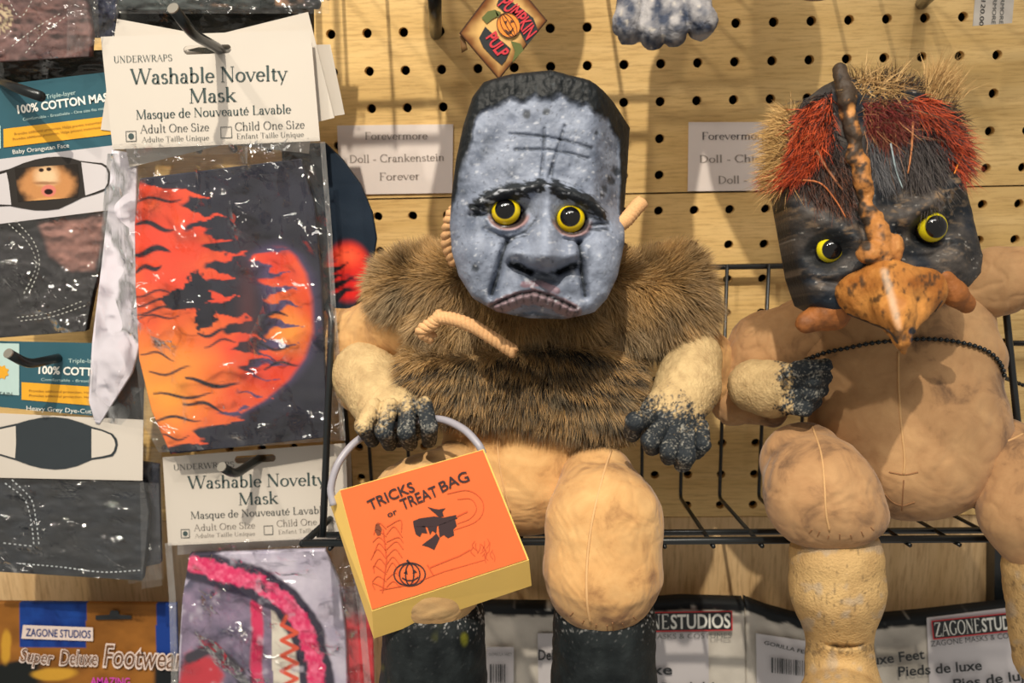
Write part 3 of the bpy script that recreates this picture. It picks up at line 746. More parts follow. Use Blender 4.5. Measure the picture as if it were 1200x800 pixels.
d, t = pdist(gx, gy, [(a, b+5) for a, b in MOUTH]); c = mixc(c, blk, .75*sstep(7, 4, d)*(np.abs(np.sin(t*36))**10)*sstep(-.6, .2, n2(gx, gy, 4, 4, 31)))
c = mixc(c, blk, stroke(MOUTH, 1.3, .85)); c = mixc(c, blk, stroke([(584, 371), (625, 367), (668, 374)], 2.5, .55, 3))
for pts in ([(600, 309), (610, 313), (622, 318)], [(655, 318), (664, 314), (675, 310)]): c = mixc(c, blk, stroke(pts, 2.6, .95, 2))
c = mixc(c, lin((74, 80, 88)), .6*sstep(1.2, .4, np.hypot((gx-637)/22, (gy-325)/5)+.3*n2(gx, gy, 6, 6, 41)))
for cx, cy in ((596, 250), (671, 258)):
    rr = np.hypot((gx-cx)/1.22, gy-cy); c = mixc(c, lin((150, 106, 98)), .7*sstep(22, 18.5, rr)*sstep(-4, 6, gy-cy)); c = mixc(c, lin((34, 30, 30)), .9*sstep(18.5, 15.5, rr))
for p_ in ([(548, 240), (566, 244)], [(550, 250), (570, 250)], [(694, 262), (716, 258)], [(692, 268), (716, 266)], [(572, 270), (596, 279), (616, 271), (628, 256)], [(592, 286), (604, 278), (618, 276)], [(606, 310), (625, 318), (640, 321), (658, 318), (670, 310)]): c = mixc(c, blk, stroke(p_, 1.3, .7, 3))
for cx, cy, r in ((557, 314, 6), (712, 215, 7), (721, 204, 8), (728, 190, 8), (708, 224, 5), (700, 153, 4), (617, 133, 7), (640, 130, 6)): c = mixc(c, blk, .8*sstep(1, .4, np.hypot(gx-cx, gy-cy)/r+.5*n2(gx, gy, 4, 4, 51)))
pit = sstep(.28, .46, n2(gx, gy, 3.2, 3.2, 61, 3)); c = mixc(c, blk, .5*pit)
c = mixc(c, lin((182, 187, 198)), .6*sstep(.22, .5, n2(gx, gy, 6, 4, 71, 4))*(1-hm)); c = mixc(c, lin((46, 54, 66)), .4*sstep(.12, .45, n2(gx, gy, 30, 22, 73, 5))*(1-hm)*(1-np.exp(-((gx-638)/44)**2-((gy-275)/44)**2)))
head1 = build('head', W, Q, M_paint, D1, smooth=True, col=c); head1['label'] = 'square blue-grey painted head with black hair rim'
S_h1 = Surf(W, Q)
def Yat(S, px, py, dflt):
    a, _ = S.hit(px, py); return dflt if a is None else float(a[1])
for (ex, ey, look) in ((593, 247, (-1.5, -.6)), (668, 256, (-.8, -.8))):
    eyeball(ex, ey, Yf1+.0070, 17.5, look, (226, 200, 18), head1)
# rope ears
rope('rope_ear', [(534, 306, -.165), (526, 285, -.170), (529, 258, -.176), (537, 246, -.178), (536, 268, -.178)], .0042, head1)
rope('rope_ear', [(722, 265, -.172), (733, 258, -.168), (744, 245, -.162), (751, 238, -.158)], .0040, head1)
# ---- stuffed body
B = Blob(2.4, 16).ell(612, 545, -.125, 100, 82, 62).ell(612, 440, -.115, 120, 100, 52).ell(612, 365, -.12, 70, 60, 45)
torso1, W, Q = blob_part('torso', B, M_cloth, D1, fold=.6); S_t1 = Surf(W, Q)
seam('seam', S_t1, [(585, 486), (583, 520), (588, 560), (598, 600)], .0006, M_seam, torso1)
# ---- fur vest
B = Blob(2.6, 22).ell(622, 405, -.124, 132, 92, 66).ell(494, 333, -.105, 56, 36, 44, 12).ell(762, 356, -.105, 66, 46, 46, -25).ell(620, 330, -.125, 120, 52, 48) \
    .ell(548, 405, -.124, 58, 70, 50, 12).ell(560, 440, -.135, 88, 44, 46, -4).ell(672, 462, -.133, 76, 44, 46, -16).ell(790, 345, -.10, 38, 50, 36)
B.ell(600, 575, -.14, 190, 84, 120, -9, k=6, sub=True)
def furcol(x, y):
    s = np.sin((y-.16*np.abs(x-590)+12*n2(x, y, 60, 30, 3, 2))/2.6+2.5*n2(x, y, 30, 20, 5, 2))-.25+1.2*n2(x, y, 40, 24, 29, 2)
    lowb = sstep(395, 430, y+.1*(x-600))
    st = np.where(lowb > .5, s, .35+1.5*n2(x, y, 34, 26, 9, 3))
    t = np.clip(.46+.75*st, 0, 1)
    c = mixc(lin((34, 28, 23)), lin((172, 134, 82)), t); return mixc(c, lin((150, 136, 110)), .45*sstep(.05, .4, n2(x, y, 50, 40, 19, 3)))
vest, W, Q = blob_part('fur_vest', B, M_fur, D1, lambda x, y, W: furcol(x, y)*.7, groove=[([(470, 398), (520, 408), (580, 402), (650, 398), (720, 402), (770, 420)], 9, 22), ([(700, 350), (716, 390), (740, 430)], 9, 14), ([(520, 345), (508, 380), (490, 410)], 8, 12)]); vest['label'] = 'brown striped fur vest'
rng = np.random.default_rng(4)
tri = W[Q]; area = np.linalg.norm(np.cross(tri[:, 2]-tri[:, 0], tri[:, 3]-tri[:, 1]), axis=1)
cen = tri.mean(1); fn = np.cross(tri[:, 2]-tri[:, 0], tri[:, 3]-tri[:, 1]); fn /= np.linalg.norm(fn, axis=1)[:, None]
facing = (fn@FW) < .35
pr = area*facing; pr /= pr.sum(); pick = rng.choice(len(Q), 62000, p=pr)
uv = rng.random((62000, 2))[:, :, None]; t4 = tri[pick]
roots = (t4[:, 0]*(1-uv[:, 0])+t4[:, 1]*uv[:, 0])*(1-uv[:, 1])+(t4[:, 3]*(1-uv[:, 0])+t4[:, 2]*uv[:, 0])*uv[:, 1]
fx, fy = w2px(roots); nn = fn[pick]
flow = np.stack([.5*np.sign(fx-612)*np.clip(np.abs(fx-612)/160, 0, 1)+.8*n2(fx, fy, 40, 40, 14, 2)+1.1*n2(fx, fy, 13, 13, 24, 2), .2*n2(fx, fy, 40, 40, 15, 2), -1.0+.8*n2(fx, fy, 13, 13, 25, 2)+.7*sstep(350, 300, fy)*2], 1)
dirs = nn*.75+flow*.55+rng.normal(0, .22, (62000, 3))
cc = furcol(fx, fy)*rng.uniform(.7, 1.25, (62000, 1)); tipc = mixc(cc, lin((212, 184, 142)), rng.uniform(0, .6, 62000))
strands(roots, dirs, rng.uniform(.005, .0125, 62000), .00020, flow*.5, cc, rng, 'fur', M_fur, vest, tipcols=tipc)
# lacing cord
rope('lacing_cord', [(602, 412, -.188), (580, 398, -.189), (556, 383, -.187), (532, 374, -.184), (512, 372, -.180)], .0036, vest, 40)
rope('lacing_cord', [(518, 368, -.180), (508, 378, -.180), (494, 388, -.178), (506, 396, -.174)], .0036, vest, 20)
# ---- arms
B = Blob(2.2, 14).cone(474, 376, -.092, 44, 418, 404, -.074, 42).cone(418, 404, -.074, 40, 428, 452, -.084, 36).ell(402, 402, -.070, 30, 46, 34, 20)
arm_l, W, Q = blob_part('arm', B, M_cloth, D1, disp=2.2, dscale=.012, fold=1.8); S = Surf(W, Q)
B = Blob(2.2, 14).cone(790, 390, -.085, 40, 826, 420, -.085, 32).cone(826, 420, -.085, 31, 838, 452, -.09, 22)
arm_r, W, Q = blob_part('arm', B, M_cloth, D1, disp=1.8, dscale=.012, fold=1.8)
def handcol(axis0, axis1, s0, s1):
    a0 = np.array(axis0, float); a1 = np.array(axis1, float); d = a1-a0; L = d@d
    def fn_(x, y, W):
        t = ((x-a0[0])*d[0]+(y-a0[1])*d[1])/L
        n = n2(x, y, 9, 9, 3, 3); sp = n2(x, y, 1.9, 1.9, 7, 2)
        m = sstep(s0, s1, t+.25*n+.35*sp)
        plaster = mixc(lin((198, 172, 126)), lin((146, 118, 82)), np.clip(.35+1.1*n, 0, 1)*.6)
        dark = mixc(lin((34, 40, 46)), lin((150, 148, 140)), .85*sstep(.05, .5, n2(x, y, 1.4, 1.4, 7, 2)+.45*n2(x, y, 10, 10, 9, 2)))
        return mixc(plaster, dark, m)
    return fn_
# fist round the bag handle
B = Blob(1.5, 5).cone(430, 440, -.105, 41, 445, 466, -.135, 35, k=12).cone(445, 466, -.135, 34, 466, 488, -.150, 36, k=12).ell(466, 486, -.155, 42, 28, 30, -12, k=10)
for kx, ky, mx, my, tx, ty, r in ((438, 476, 426, 500, 436, 515, 10), (457, 476, 450, 505, 457, 519, 10.5), (478, 475, 476, 506, 480, 519, 10.5), (497, 474, 503, 500, 503, 516, 10)):
    B.cone(kx, ky, -.174, r, mx, my, -.188, r, k=2).cone(mx, my, -.188, r, tx, ty, -.176, r*.9, k=2)
B.cone(430, 478, -.155, 11, 424, 500, -.152, 9, k=5)
hand_l, W, Q = blob_part('hand', B, M_rubber, D1, handcol((430, 440), (470, 515), .42, .75), disp=1.2, dscale=.0025); hand_l['label'] = 'cream forearm ending in a speckled black fist'
# open fist resting on the thigh
B = Blob(1.5, 5).cone(812, 420, -.118, 34, 806, 452, -.138, 36, k=14).cone(806, 452, -.138, 36, 790, 482, -.158, 34, k=12).ell(786, 496, -.163, 40, 32, 28, -30, k=10)
for kx, ky, mx, my, tx, ty, r in ((760, 488, 744, 494, 741, 508, 12), (775, 500, 762, 516, 764, 524, 12), (790, 508, 784, 528, 784, 535, 12), (808, 510, 804, 534, 800, 543, 12.5), (822, 500, 824, 520, 816, 530, 10)):
    B.cone(kx, ky, -.176, r*.92, mx, my, -.190, r*.92, k=2).cone(mx, my, -.190, r*.92, tx, ty, -.178, r*.85, k=2)
hand_r, W, Q = blob_part('hand', B, M_rubber, D1, handcol((815, 415), (780, 530), .44, .66), disp=1.2, dscale=.0025); hand_r['label'] = 'cream forearm ending in a speckled black fist'
# ---- legs and boots
def bootcol(x, y, W):
    s = n2(x, y, 2.2, 2.2, 5, 2); n = n2(x, y, 16, 30, 8, 3)
    c = mixc(lin((16, 21, 24)), lin((40, 46, 48)), np.clip(.3+n, 0, 1)); top = sstep(762, 712, y)
    c = mixc(c, lin((196, 196, 196)), sstep(.22, .42, s+.16*top-.06)*np.clip(top+.03, 0, 1)*.8)
    return mixc(c, lin((120, 120, 30)), .6*sstep(.32, .6, n2(x, y, 16, 34, 77, 2))*(x < 560))
B = Blob(2.2, 14).cone(700, 566, -.150, 46, 708, 610, -.172, 66).cone(708, 610, -.172, 66, 706, 672, -.182, 68).cone(706, 672, -.182, 66, 704, 706, -.182, 42).ell(704, 690, -.185, 54, 42, 50)
leg_r, W, Q = blob_part('leg', B, M_cloth, D1, disp=2.0, dscale=.02, fold=.7); S = Surf(W, Q)
seam('seam', S, [(716, 528), (706, 560), (694, 610), (688, 660), (688, 705), (692, 730)], .0008, M_seam, leg_r)
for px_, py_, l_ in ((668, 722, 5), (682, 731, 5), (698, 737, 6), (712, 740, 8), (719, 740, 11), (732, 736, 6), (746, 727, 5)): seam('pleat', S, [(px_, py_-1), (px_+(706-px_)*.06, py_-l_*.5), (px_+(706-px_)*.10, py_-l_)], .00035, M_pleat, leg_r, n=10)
B = Blob(2.2, 10).cone(708, 728, -.180, 60, 708, 800, -.178, 60).cone(708, 800, -.178, 60, 708, 880, -.182, 58).ell(708, 905, -.215, 62, 44, 95)
blob_part('boot', B, M_boot, D1, bootcol, disp=2.5, dscale=.01)
B = Blob(2.2, 14).cone(540, 560, -.140, 46, 500, 600, -.168, 66).cone(500, 600, -.168, 66, 506, 668, -.178, 66).cone(506, 668, -.178, 64, 512, 708, -.180, 40)
leg_l, W, Q = blob_part('leg', B, M_cloth, D1, disp=2.0, dscale=.02, fold=.7, seed=5)
B = Blob(2.2, 10).cone(508, 728, -.178, 60, 508, 800, -.176, 61).cone(508, 800, -.176, 61, 508, 880, -.180, 58).ell(508, 905, -.213, 62, 44, 95)
blob_part('boot', B, M_boot, D1, bootcol, disp=2.5, dscale=.01)
# ================================================================ beaked bird doll
D2 = empty('bird_doll', P(1070, 600, -.12), 'stuffed doll with dark feathered bird head, orange beak and bare cloth belly', 'doll')
Yf2 = -.195; Zf2 = Zof(1040, 270, Yf2)
out2 = np.array([(918, 150), (936, 118), (962, 98), (990, 86), (1030, 86), (1070, 92), (1105, 104), (1126, 130), (1136, 175), (1142, 220), (1158, 262), (1171, 296), (1168, 321), (1146, 339),
                 (1105, 350), (1060, 366), (1010, 370), (968, 372), (944, 360), (932, 325), (924, 280), (916, 235), (911, 195)], float)
out2 = (out2-[600, 400])*1.034+[600, 400]
BRL = [(930, 240), (955, 252), (980, 266), (1004, 282)]; BRR = [(1128, 214), (1105, 230), (1080, 244), (1056, 256)]
RDG = [(986, 84), (992, 110), (998, 150), (1006, 190), (1016, 228), (1026, 262), (1034, 292)]
def H2(X, Y):
    H = -((X-1030)/105)**2*26-np.clip((190-Y)/110, 0, 1.2)**2*22
    H = H+LG(X, Y, BRL, 14, 13)+LG(X, Y, BRR, 16, 18)+LG(X, Y, RDG, 15, 14)
    H = H+G(X, Y, 970, 298, 24, 15, -18)+G(X, Y, 1092, 272, 25, 16, -18)
    H = H+G(X, Y, 950, 330, 30, 20, 8)+G(X, Y, 1130, 300, 24, 24, 12)+G(X, Y, 1040, 320, 44, 30, 16)
    H = H+LG(X, Y, [(945, 325), (985, 332), (1015, 318)], 5, -7)+LG(X, Y, [(1062, 302), (1095, 300), (1125, 285)], 4, -4)
    H = H+LG(X, Y, [(1045, 205), (1052, 240), (1050, 280)], 6, -6)+LG(X, Y, [(1020, 205), (1008, 250), (1010, 290)], 5, -6)
    H = H+1.8*n2(X, Y, 12, 7, 12, 4)+2.5*n2(X, Y, 40, 40, 13, 2)
    return H
x, y, w, W, Q = head_mesh(895, 1195, 62, 410, Zf2, 115, H2, out2, k=20, h=1.6)
g = n2(x, y, 26, 14, 16, 5); g2 = n2(x, y, 9, 4, 17, 4)
c = mixc(lin((24, 28, 34)), lin((84, 78, 74)), np.clip(.38+1.5*g, 0, 1)); c = mixc(c, lin((22, 34, 48)), .75*sstep(.05, .4, n2(x, y, 40, 40, 18, 3)))
c = mixc(c, lin((146, 124, 98)), .55*sstep(.12, .4, g2)*np.exp(-((x-1100)/46)**2-((y-225)/50)**2)*1.4)
c = mixc(c, lin((140, 122, 104)), .45*sstep(.1, .42, g2)*(np.exp(-((x-950)/34)**2-((y-255)/22)**2)+np.exp(-((x-1120)/30)**2-((y-300)/30)**2)+np.exp(-((x-950)/30)**2-((y-325)/16)**2)))
c = mixc(c, lin((132, 108, 82)), .7*sstep(.0, .3, g2+.3*n2(x, y, 20, 8, 91, 3))*np.clip(np.exp(-(pdist(x, y, BRR)[0]/16)**2)+.7*np.exp(-(pdist(x, y, BRL)[0]/13)**2), 0, 1)); c = mixc(c, lin((190, 186, 180)), .5*sstep(.34, .5, n2(x, y, 8, 2.2, 19, 3)))
for cx, cy in ((972, 291), (1090, 266)): c = mixc(c, lin((18, 22, 26)), .85*sstep(26, 19, np.hypot(x-cx, y-cy)))
head2 = build('head', W, Q, M_paint, D2, smooth=True, col=c); head2['label'] = 'dark painted bird head with heavy brows'
S_h2 = Surf(W, Q)
eyeball(972, 292, Yf2+.0050, 16, (-.8, 1.5), (222, 206, 30), head2, .74)
eyeball(1091, 266, Yf2+.0070, 18, (1, 1.5), (222, 206, 30), head2, .74)
# ---- beak
def beakcol(x, y, W):
    n = n2(x, y, 22, 22, 3, 4); f = n2(x, y, 5, 9, 5, 4)
    c = mixc(lin((150, 90, 36)), lin((198, 136, 68)), np.clip(.5+1.3*n, 0, 1)); c = mixc(c, lin((58, 44, 32)), .85*sstep(.10, .40, f+.45*n2(x, y, 30, 18, 9, 2)))
    d, t = pdist(x, y, [(1036, 318), (1045, 350), (1058, 405)]); c = mixc(c, lin((206, 186, 164)), .55*sstep(7, 1, d)*sstep(1, .5, t))
    for cx, cy in ((1069, 388), (1071, 398)): c = mixc(c, lin((34, 38, 50)), sstep(6, 3.5, np.hypot(x-cx, y-cy)))
    return c
B = Blob(1.7, 14).ell(1012, 345, -.205, 32, 24, 30, -12).ell(1076, 340, -.205, 32, 26, 30, 18).ell(1042, 338, -.212, 42, 30, 34)
B.cone(1040, 332, -.218, 20, 1050, 366, -.236, 17, k=24).cone(1050, 366, -.236, 17, 1057, 398, -.242, 9, k=20).cone(1057, 398, -.242, 9, 1059, 412, -.240, 3.5, k=6).cone(1040, 322, -.226, 6, 1054, 385, -.250, 4, k=14)
B.cone(1010, 352, -.21, 18, 1046, 386, -.234, 5, k=12).cone(1082, 345, -.21, 20, 1067, 386, -.234, 6, k=12)
beak, W, Q = blob_part('beak', B, M_paint, D2, beakcol, disp=2.0, dscale=.006); beak['label'] = 'hooked orange-brown beak'; S = Surf(W, Q)
seam('beak_edge', S, [(990, 366), (1020, 378), (1042, 388), (1052, 402)], .0006, plain('beak_dark', (52, 38, 28), .6), beak)
seam('beak_edge', S, [(1104, 352), (1090, 372), (1076, 392), (1066, 408)], .0006, MATS['beak_dark'], beak)
def wattcol(x, y, W):
    n = n2(x, y, 14, 14, 23, 4); return mixc(lin((150, 92, 46)), lin((60, 42, 32)), np.clip(.1+1.3*n, 0, .9))
B = Blob(1.8, 10).cone(945, 378, -.192, 13, 976, 366, -.192, 19).cone(976, 366, -.192, 18, 994, 352, -.198, 12)
o, W, Q = blob_part('wattle', B, M_paint, D2, wattcol, disp=2, dscale=.006)
B = Blob(1.8, 10).cone(1108, 326, -.192, 10, 1118, 344, -.192, 13).cone(1118, 344, -.192, 13, 1132, 356, -.188, 11)
o, W, Q = blob_part('wattle', B, M_paint, D2, wattcol, disp=2, dscale=.006)
# ---- comb ridge and nose knob
def ridgecol(x, y, W):
    n = n2(x, y, 9, 9, 33, 3); c = mixc(lin((64, 52, 42)), lin((176, 118, 62)), sstep(-.15, .2, n+.45*sstep(110, 210, y)-.3))
    c = mixc(c, lin((206, 150, 90)), .6*sstep(.2, .5, n)); return mixc(c, lin((40, 36, 34)), .8*sstep(.2, .45, n2(x, y, 6, 6, 37, 3)))
B = Blob(1.5, 6); rr = np.random.default_rng(2)
B.cone(984, 82, -.172, 8, 992, 118, -.184, 9, k=8)
for k in range(12):
    t = k/11; px, py = smooth_line(RDG, 50)[int(8+t*40)]; Ys = Yat(S_h2, px, py, Yf2)
    B.ell(px+rr.normal(0, 2.5), py+rr.normal(0, 2), Ys+.0005, rr.uniform(8, 11), rr.uniform(10, 16), rr.uniform(8, 11), rr.uniform(-30, 30), k=7)
B.cone(1030, 270, -.205, 12, 1037, 312, -.214, 9, k=8).ell(1020, 297, -.212, 16, 14, 13, -30, k=5).ell(1048, 292, -.208, 11, 18, 10, -10, k=6)
blob_part('comb_ridge', B, M_paint, D2, ridgecol, disp=2.2, dscale=.004)
# ---- feathers, straw and bristles on the head
rng = np.random.default_rng(9)
def tuft(name, poly, n, dirpx, L, wd, c0, c1, spread=.35, lift=.25, tip=None, S=S_h2, bend=.5, parent=head2):
    poly = np.array(poly, float); R_ = []; N_ = []
    lo, hi = poly.min(0), poly.max(0); tries = 0
    while len(R_) < n and tries < n*8:
        tries += 1; a = rng.uniform(lo, hi)
        if not inpoly(a[0], a[1], poly): continue
        h, nn = S.hit(*a)
        if h is None: continue
        R_.append(h); N_.append(nn if nn@FW < 0 else -nn)
    if len(R_) < 3: return None
    R_ = np.array(R_); N_ = np.array(N_); m = len(R_); px, py = w2px(R_)
    dv = np.array([dirpx(a, b) for a, b in zip(px, py)], float); dv /= np.linalg.norm(dv, axis=1)[:, None]+1e-9
    d = dv[:, :1]*RT-dv[:, 1:2]*UP+N_*lift+rng.normal(0, spread, (m, 3))
    cc = mixc(lin(c0), lin(c1), rng.random(m)); s = .5e-3
    return strands(R_, d, rng.uniform(.6, 1.2, m)*L*s, wd*s, rng.normal(0, bend, (m, 3))*.5+np.array([0, 0, -.3]), cc, rng, name, M_fur, parent, tipcols=None if tip is None else mixc(cc, lin(tip), rng.random(m)*.8))
OR0, OR1 = (128, 40, 20), (212, 92, 50)
tuft('feather_tuft', [(938, 128), (975, 108), (976, 150), (968, 175), (940, 190), (930, 165)], 1700, lambda a, b: (-.35, 1), 26, .55, OR0, OR1, .4, .25)
tuft('feather_tuft', [(930, 185), (965, 175), (958, 198), (930, 210), (905, 214), (906, 200)], 1700, lambda a, b: (-1, .55), 22, .55, OR0, (206, 84, 44), .3, .25)
tuft('feather_tuft', [(1060, 118), (1085, 112), (1112, 140), (1130, 165), (1126, 196), (1112, 200), (1104, 160), (1080, 140)], 1700, lambda a, b: (.55, 1), 26, .55, OR0, (208, 88, 50), .42, .25)
tuft('feather_tuft', [(1010, 120), (1060, 116), (1062, 140), (1020, 150)], 1500, lambda a, b: (.2, 1), 26, .55, (92, 30, 32), (120, 44, 40), .35, .25)
tuft('feather_tuft', [(1010, 135), (1062, 130), (1062, 152), (1030, 162)], 700, lambda a, b: (.0, 1), 26, .5, (92, 34, 34), (120, 60, 40), .35, .25)
tuft('feather_tuft', [(1062, 140), (1100, 160), (1108, 200), (1090, 225), (1062, 205), (1056, 170)], 2400, lambda a, b: (.05, 1), 30, .5, (24, 26, 32), (74, 66, 66), .22, .2, (120, 112, 104))
tuft('feather_tuft', [(940, 195), (985, 170), (998, 210), (990, 240), (955, 232), (935, 215)], 1900, lambda a, b: (.3, 1), 26, .5, (26, 26, 30), (64, 50, 44), .25, .15, (150, 80, 40))
tuft('feather_tuft', [(1014, 150), (1052, 158), (1048, 205), (1026, 208)], 1200, lambda a, b: (.15, 1), 24, .45, (46, 50, 58), (108, 106, 108), .15, .1)
tuft('straw_tuft', [(1000, 92), (1060, 92), (1060, 112), (1005, 112)], 240, lambda a, b: (rng.normal(), rng.normal()), 24, .55, (146, 110, 66), (208, 172, 116), .5, .5, bend=2)
tuft('straw_tuft', [(913, 140), (934, 128), (930, 190), (922, 226), (910, 220)], 1700, lambda a, b: (-.6+.6*rng.normal(), -.7*rng.random()+.35), 30, .5, (140, 106, 60), (206, 168, 108), .35, .2)
tuft('straw_tuft', [(1080, 104), (1112, 112), (1118, 136), (1092, 128)], 420, lambda a, b: (.25+.2*rng.normal(), -1), 46, .5, (160, 122, 72), (216, 180, 122), .12, .2)
tuft('bristles', [(985, 92), (1100, 92), (1124, 128), (1138, 200), (1128, 205), (1110, 125), (1060, 100)], 900, lambda a, b: ((a-1040)/60+.4*rng.normal(), -1+.8*sstep(110, 170, b)), 20, .35, (26, 26, 26), (92, 66, 40), .25, .3)
def quill(pts, r, rgb, nm):
    l = S_h2.line(pts, .004, 14)
    if l is not None:
        v, f = tube(l, np.linspace(r, r*.5, len(l)), 6); build('quill', v, f, plain(nm, rgb, .5), head2, smooth=True)
tuft('feather_tuft', [(932, 120), (975, 104), (985, 170), (940, 205), (905, 212)], 1100, lambda a, b: (-.2+.5*rng.normal(), 1), 26, .5, (24, 22, 24), (60, 44, 40), .4, .3)
tuft('feather_tuft', [(1060, 112), (1112, 112), (1136, 190), (1110, 200)], 1000, lambda a, b: (.3+.5*rng.normal(), 1), 28, .5, (24, 22, 26), (70, 50, 48), .4, .3)
tuft('feather_tuft', [(1010, 112), (1060, 112), (1060, 160), (1012, 160)], 300, lambda a, b: (rng.normal(), 1), 30, .45, (30, 24, 24), (170, 120, 80), .5, .35, bend=1.5)
quill([(952, 176), (968, 202), (984, 224)], .0009, (150, 96, 62), 'quill_brown'); quill([(930, 212), (958, 216), (976, 236), (988, 256)], .0006, (176, 96, 40), 'quill_orange')
quill([(1066, 145), (1064, 180), (1060, 205)], .0007, (190, 120, 70), 'quill_tan'); quill([(1040, 170), (1046, 200), (1054, 222)], .0005, (170, 190, 196), 'quill_pale'); quill([(1128, 165), (1120, 190), (1114, 205)], .0007, (222, 128, 44), 'quill_bright')
# ---- body
B = Blob(2.4, 18).ell(1066, 500, -.122, 116, 104, 82).ell(1062, 420, -.112, 118, 66, 58).ell(1074, 545, -.135, 92, 62, 66).ell(1062, 372, -.108, 104, 44, 46)
torso2, W, Q = blob_part('torso', B, M_cloth2, D2, disp=3.0, dscale=.02, fold=.7); S_t2 = Surf(W, Q)
seam('seam', S_t2, [(1053, 412), (1053, 450), (1056, 495), (1060, 535), (1059, 556)], .0007, M_seam, torso2)
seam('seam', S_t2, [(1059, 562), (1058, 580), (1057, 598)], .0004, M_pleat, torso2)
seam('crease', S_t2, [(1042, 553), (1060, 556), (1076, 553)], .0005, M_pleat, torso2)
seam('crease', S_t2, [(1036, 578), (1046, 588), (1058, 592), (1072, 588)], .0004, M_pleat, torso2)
B = Blob(2.2, 14).cone(950, 392, -.095, 46, 900, 412, -.085, 46).cone(900, 412, -.085, 46, 866, 440, -.085, 30).cone(866, 440, -.085, 28, 858, 470, -.09, 24).cone(860, 472, -.092, 24, 905, 482, -.105, 18)
arm2l, W, Q = blob_part('arm', B, M_cloth2, D2, disp=3, dscale=.014, fold=2.0); S = Surf(W, Q)
B = Blob(2.2, 14).cone(1128, 345, -.10, 34, 1170, 330, -.105, 37).cone(1170, 330, -.105, 37, 1225, 318, -.115, 32)
arm2r, W, Q = blob_part('arm', B, M_cloth2, D2, disp=2.5, dscale=.014, seed=4, fold=2.0); S = Surf(W, Q)
# hand with fingers folded towards the belly
B = Blob(1.5, 5).cone(884, 452, -.118, 31, 905, 456, -.128, 32, k=10).cone(905, 456, -.128, 30, 925, 454, -.140, 28, k=12)
for kx, ky, mx, my, tx, ty, r in ((926, 436, 946, 432, 962, 434, 10), (932, 448, 952, 446, 966, 442, 10), (930, 462, 950, 462, 962, 456, 10), (922, 474, 942, 478, 954, 470, 10)):
    B.cone(kx, ky, -.158, r, mx, my, -.164, r, k=4).cone(mx, my, -.164, r, tx, ty, -.156, r*.92, k=4)
B.cone(935, 432, -.160, 9, 968, 428, -.166, 8, k=4)
hand2, W, Q = blob_part('hand', B, M_rubber, D2, handcol((880, 455), (960, 452), .40, .56), disp=1.2, dscale=.0025); hand2['label'] = 'cream wrist and speckled black hand'
# ---- legs
B = Blob(2.2, 14).cone(942, 544, -.150, 50, 962, 578, -.172, 64).cone(962, 578, -.172, 62, 984, 592, -.176, 50).ell(984, 600, -.178, 54, 32, 46, -8)
leg2l, W, Q = blob_part('leg', B, M_cloth2, D2, disp=2.5, dscale=.018, fold=.7); S = Surf(W, Q)
seam('seam', S, [(950, 494), (962, 530), (966, 565), (968, 600), (972, 622)], .0006, M_seam, leg2l)
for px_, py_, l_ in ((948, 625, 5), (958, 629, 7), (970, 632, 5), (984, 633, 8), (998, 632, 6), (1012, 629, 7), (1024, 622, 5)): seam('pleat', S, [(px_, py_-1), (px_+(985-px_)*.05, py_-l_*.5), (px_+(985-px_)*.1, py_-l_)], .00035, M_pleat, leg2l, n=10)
def shincol(x, y, W):
    n = n2(x, y, 20, 30, 43, 4); c = mixc(lin((204, 170, 116)), lin((170, 136, 90)), np.clip(.3+n, 0, 1))
    c = mixc(c, lin((96, 80, 60)), .6*sstep(.30, .55, n2(x, y, 3, 5, 45, 4)+.45*np.exp(-((y-760)/8)**2)+.12*np.exp(-((y-705)/40)**2)))
    return mixc(c, lin((168, 158, 146)), .5*sstep(.15, .4, n2(x, y, 16, 16, 47, 3)+.3*sstep(660, 635, y)))
B = Blob(2.0, 10).cone(980, 655, -.174, 54, 981, 690, -.176, 53).cone(981, 690, -.176, 53, 984, 752, -.176, 36).cone(984, 752, -.176, 34, 984, 775, -.178, 36).cone(984, 778, -.178, 38, 990, 820, -.19, 50).ell(992, 830, -.215, 52, 40, 80)
B.ell(984, 765, -.205, 60, 3.5, 30, 3, k=4, sub=True)
blob_part('shin', B, M_rubber, D2, shincol, disp=1.6, dscale=.012)
B = Blob(2.2, 14).cone(1176, 524, -.128, 36, 1196, 560, -.150, 46).cone(1196, 560, -.150, 46, 1198, 600, -.165, 48).cone(1198, 600, -.165, 46, 1222, 650, -.17, 40)
leg2r, W, Q = blob_part('leg', B, M_cloth2, D2, disp=2.5, dscale=.018, fold=.7, seed=8); S = Surf(W, Q)
seam('seam', S, [(1160, 500), (1166, 520), (1185, 515), (1199, 508)], .0007, M_seam, leg2r)
B = Blob(2.2, 10).cone(1224, 668, -.172, 46, 1226, 770, -.176, 36)
blob_part('shin', B, M_rubber, D2, shincol, disp=1.6, dscale=.006)
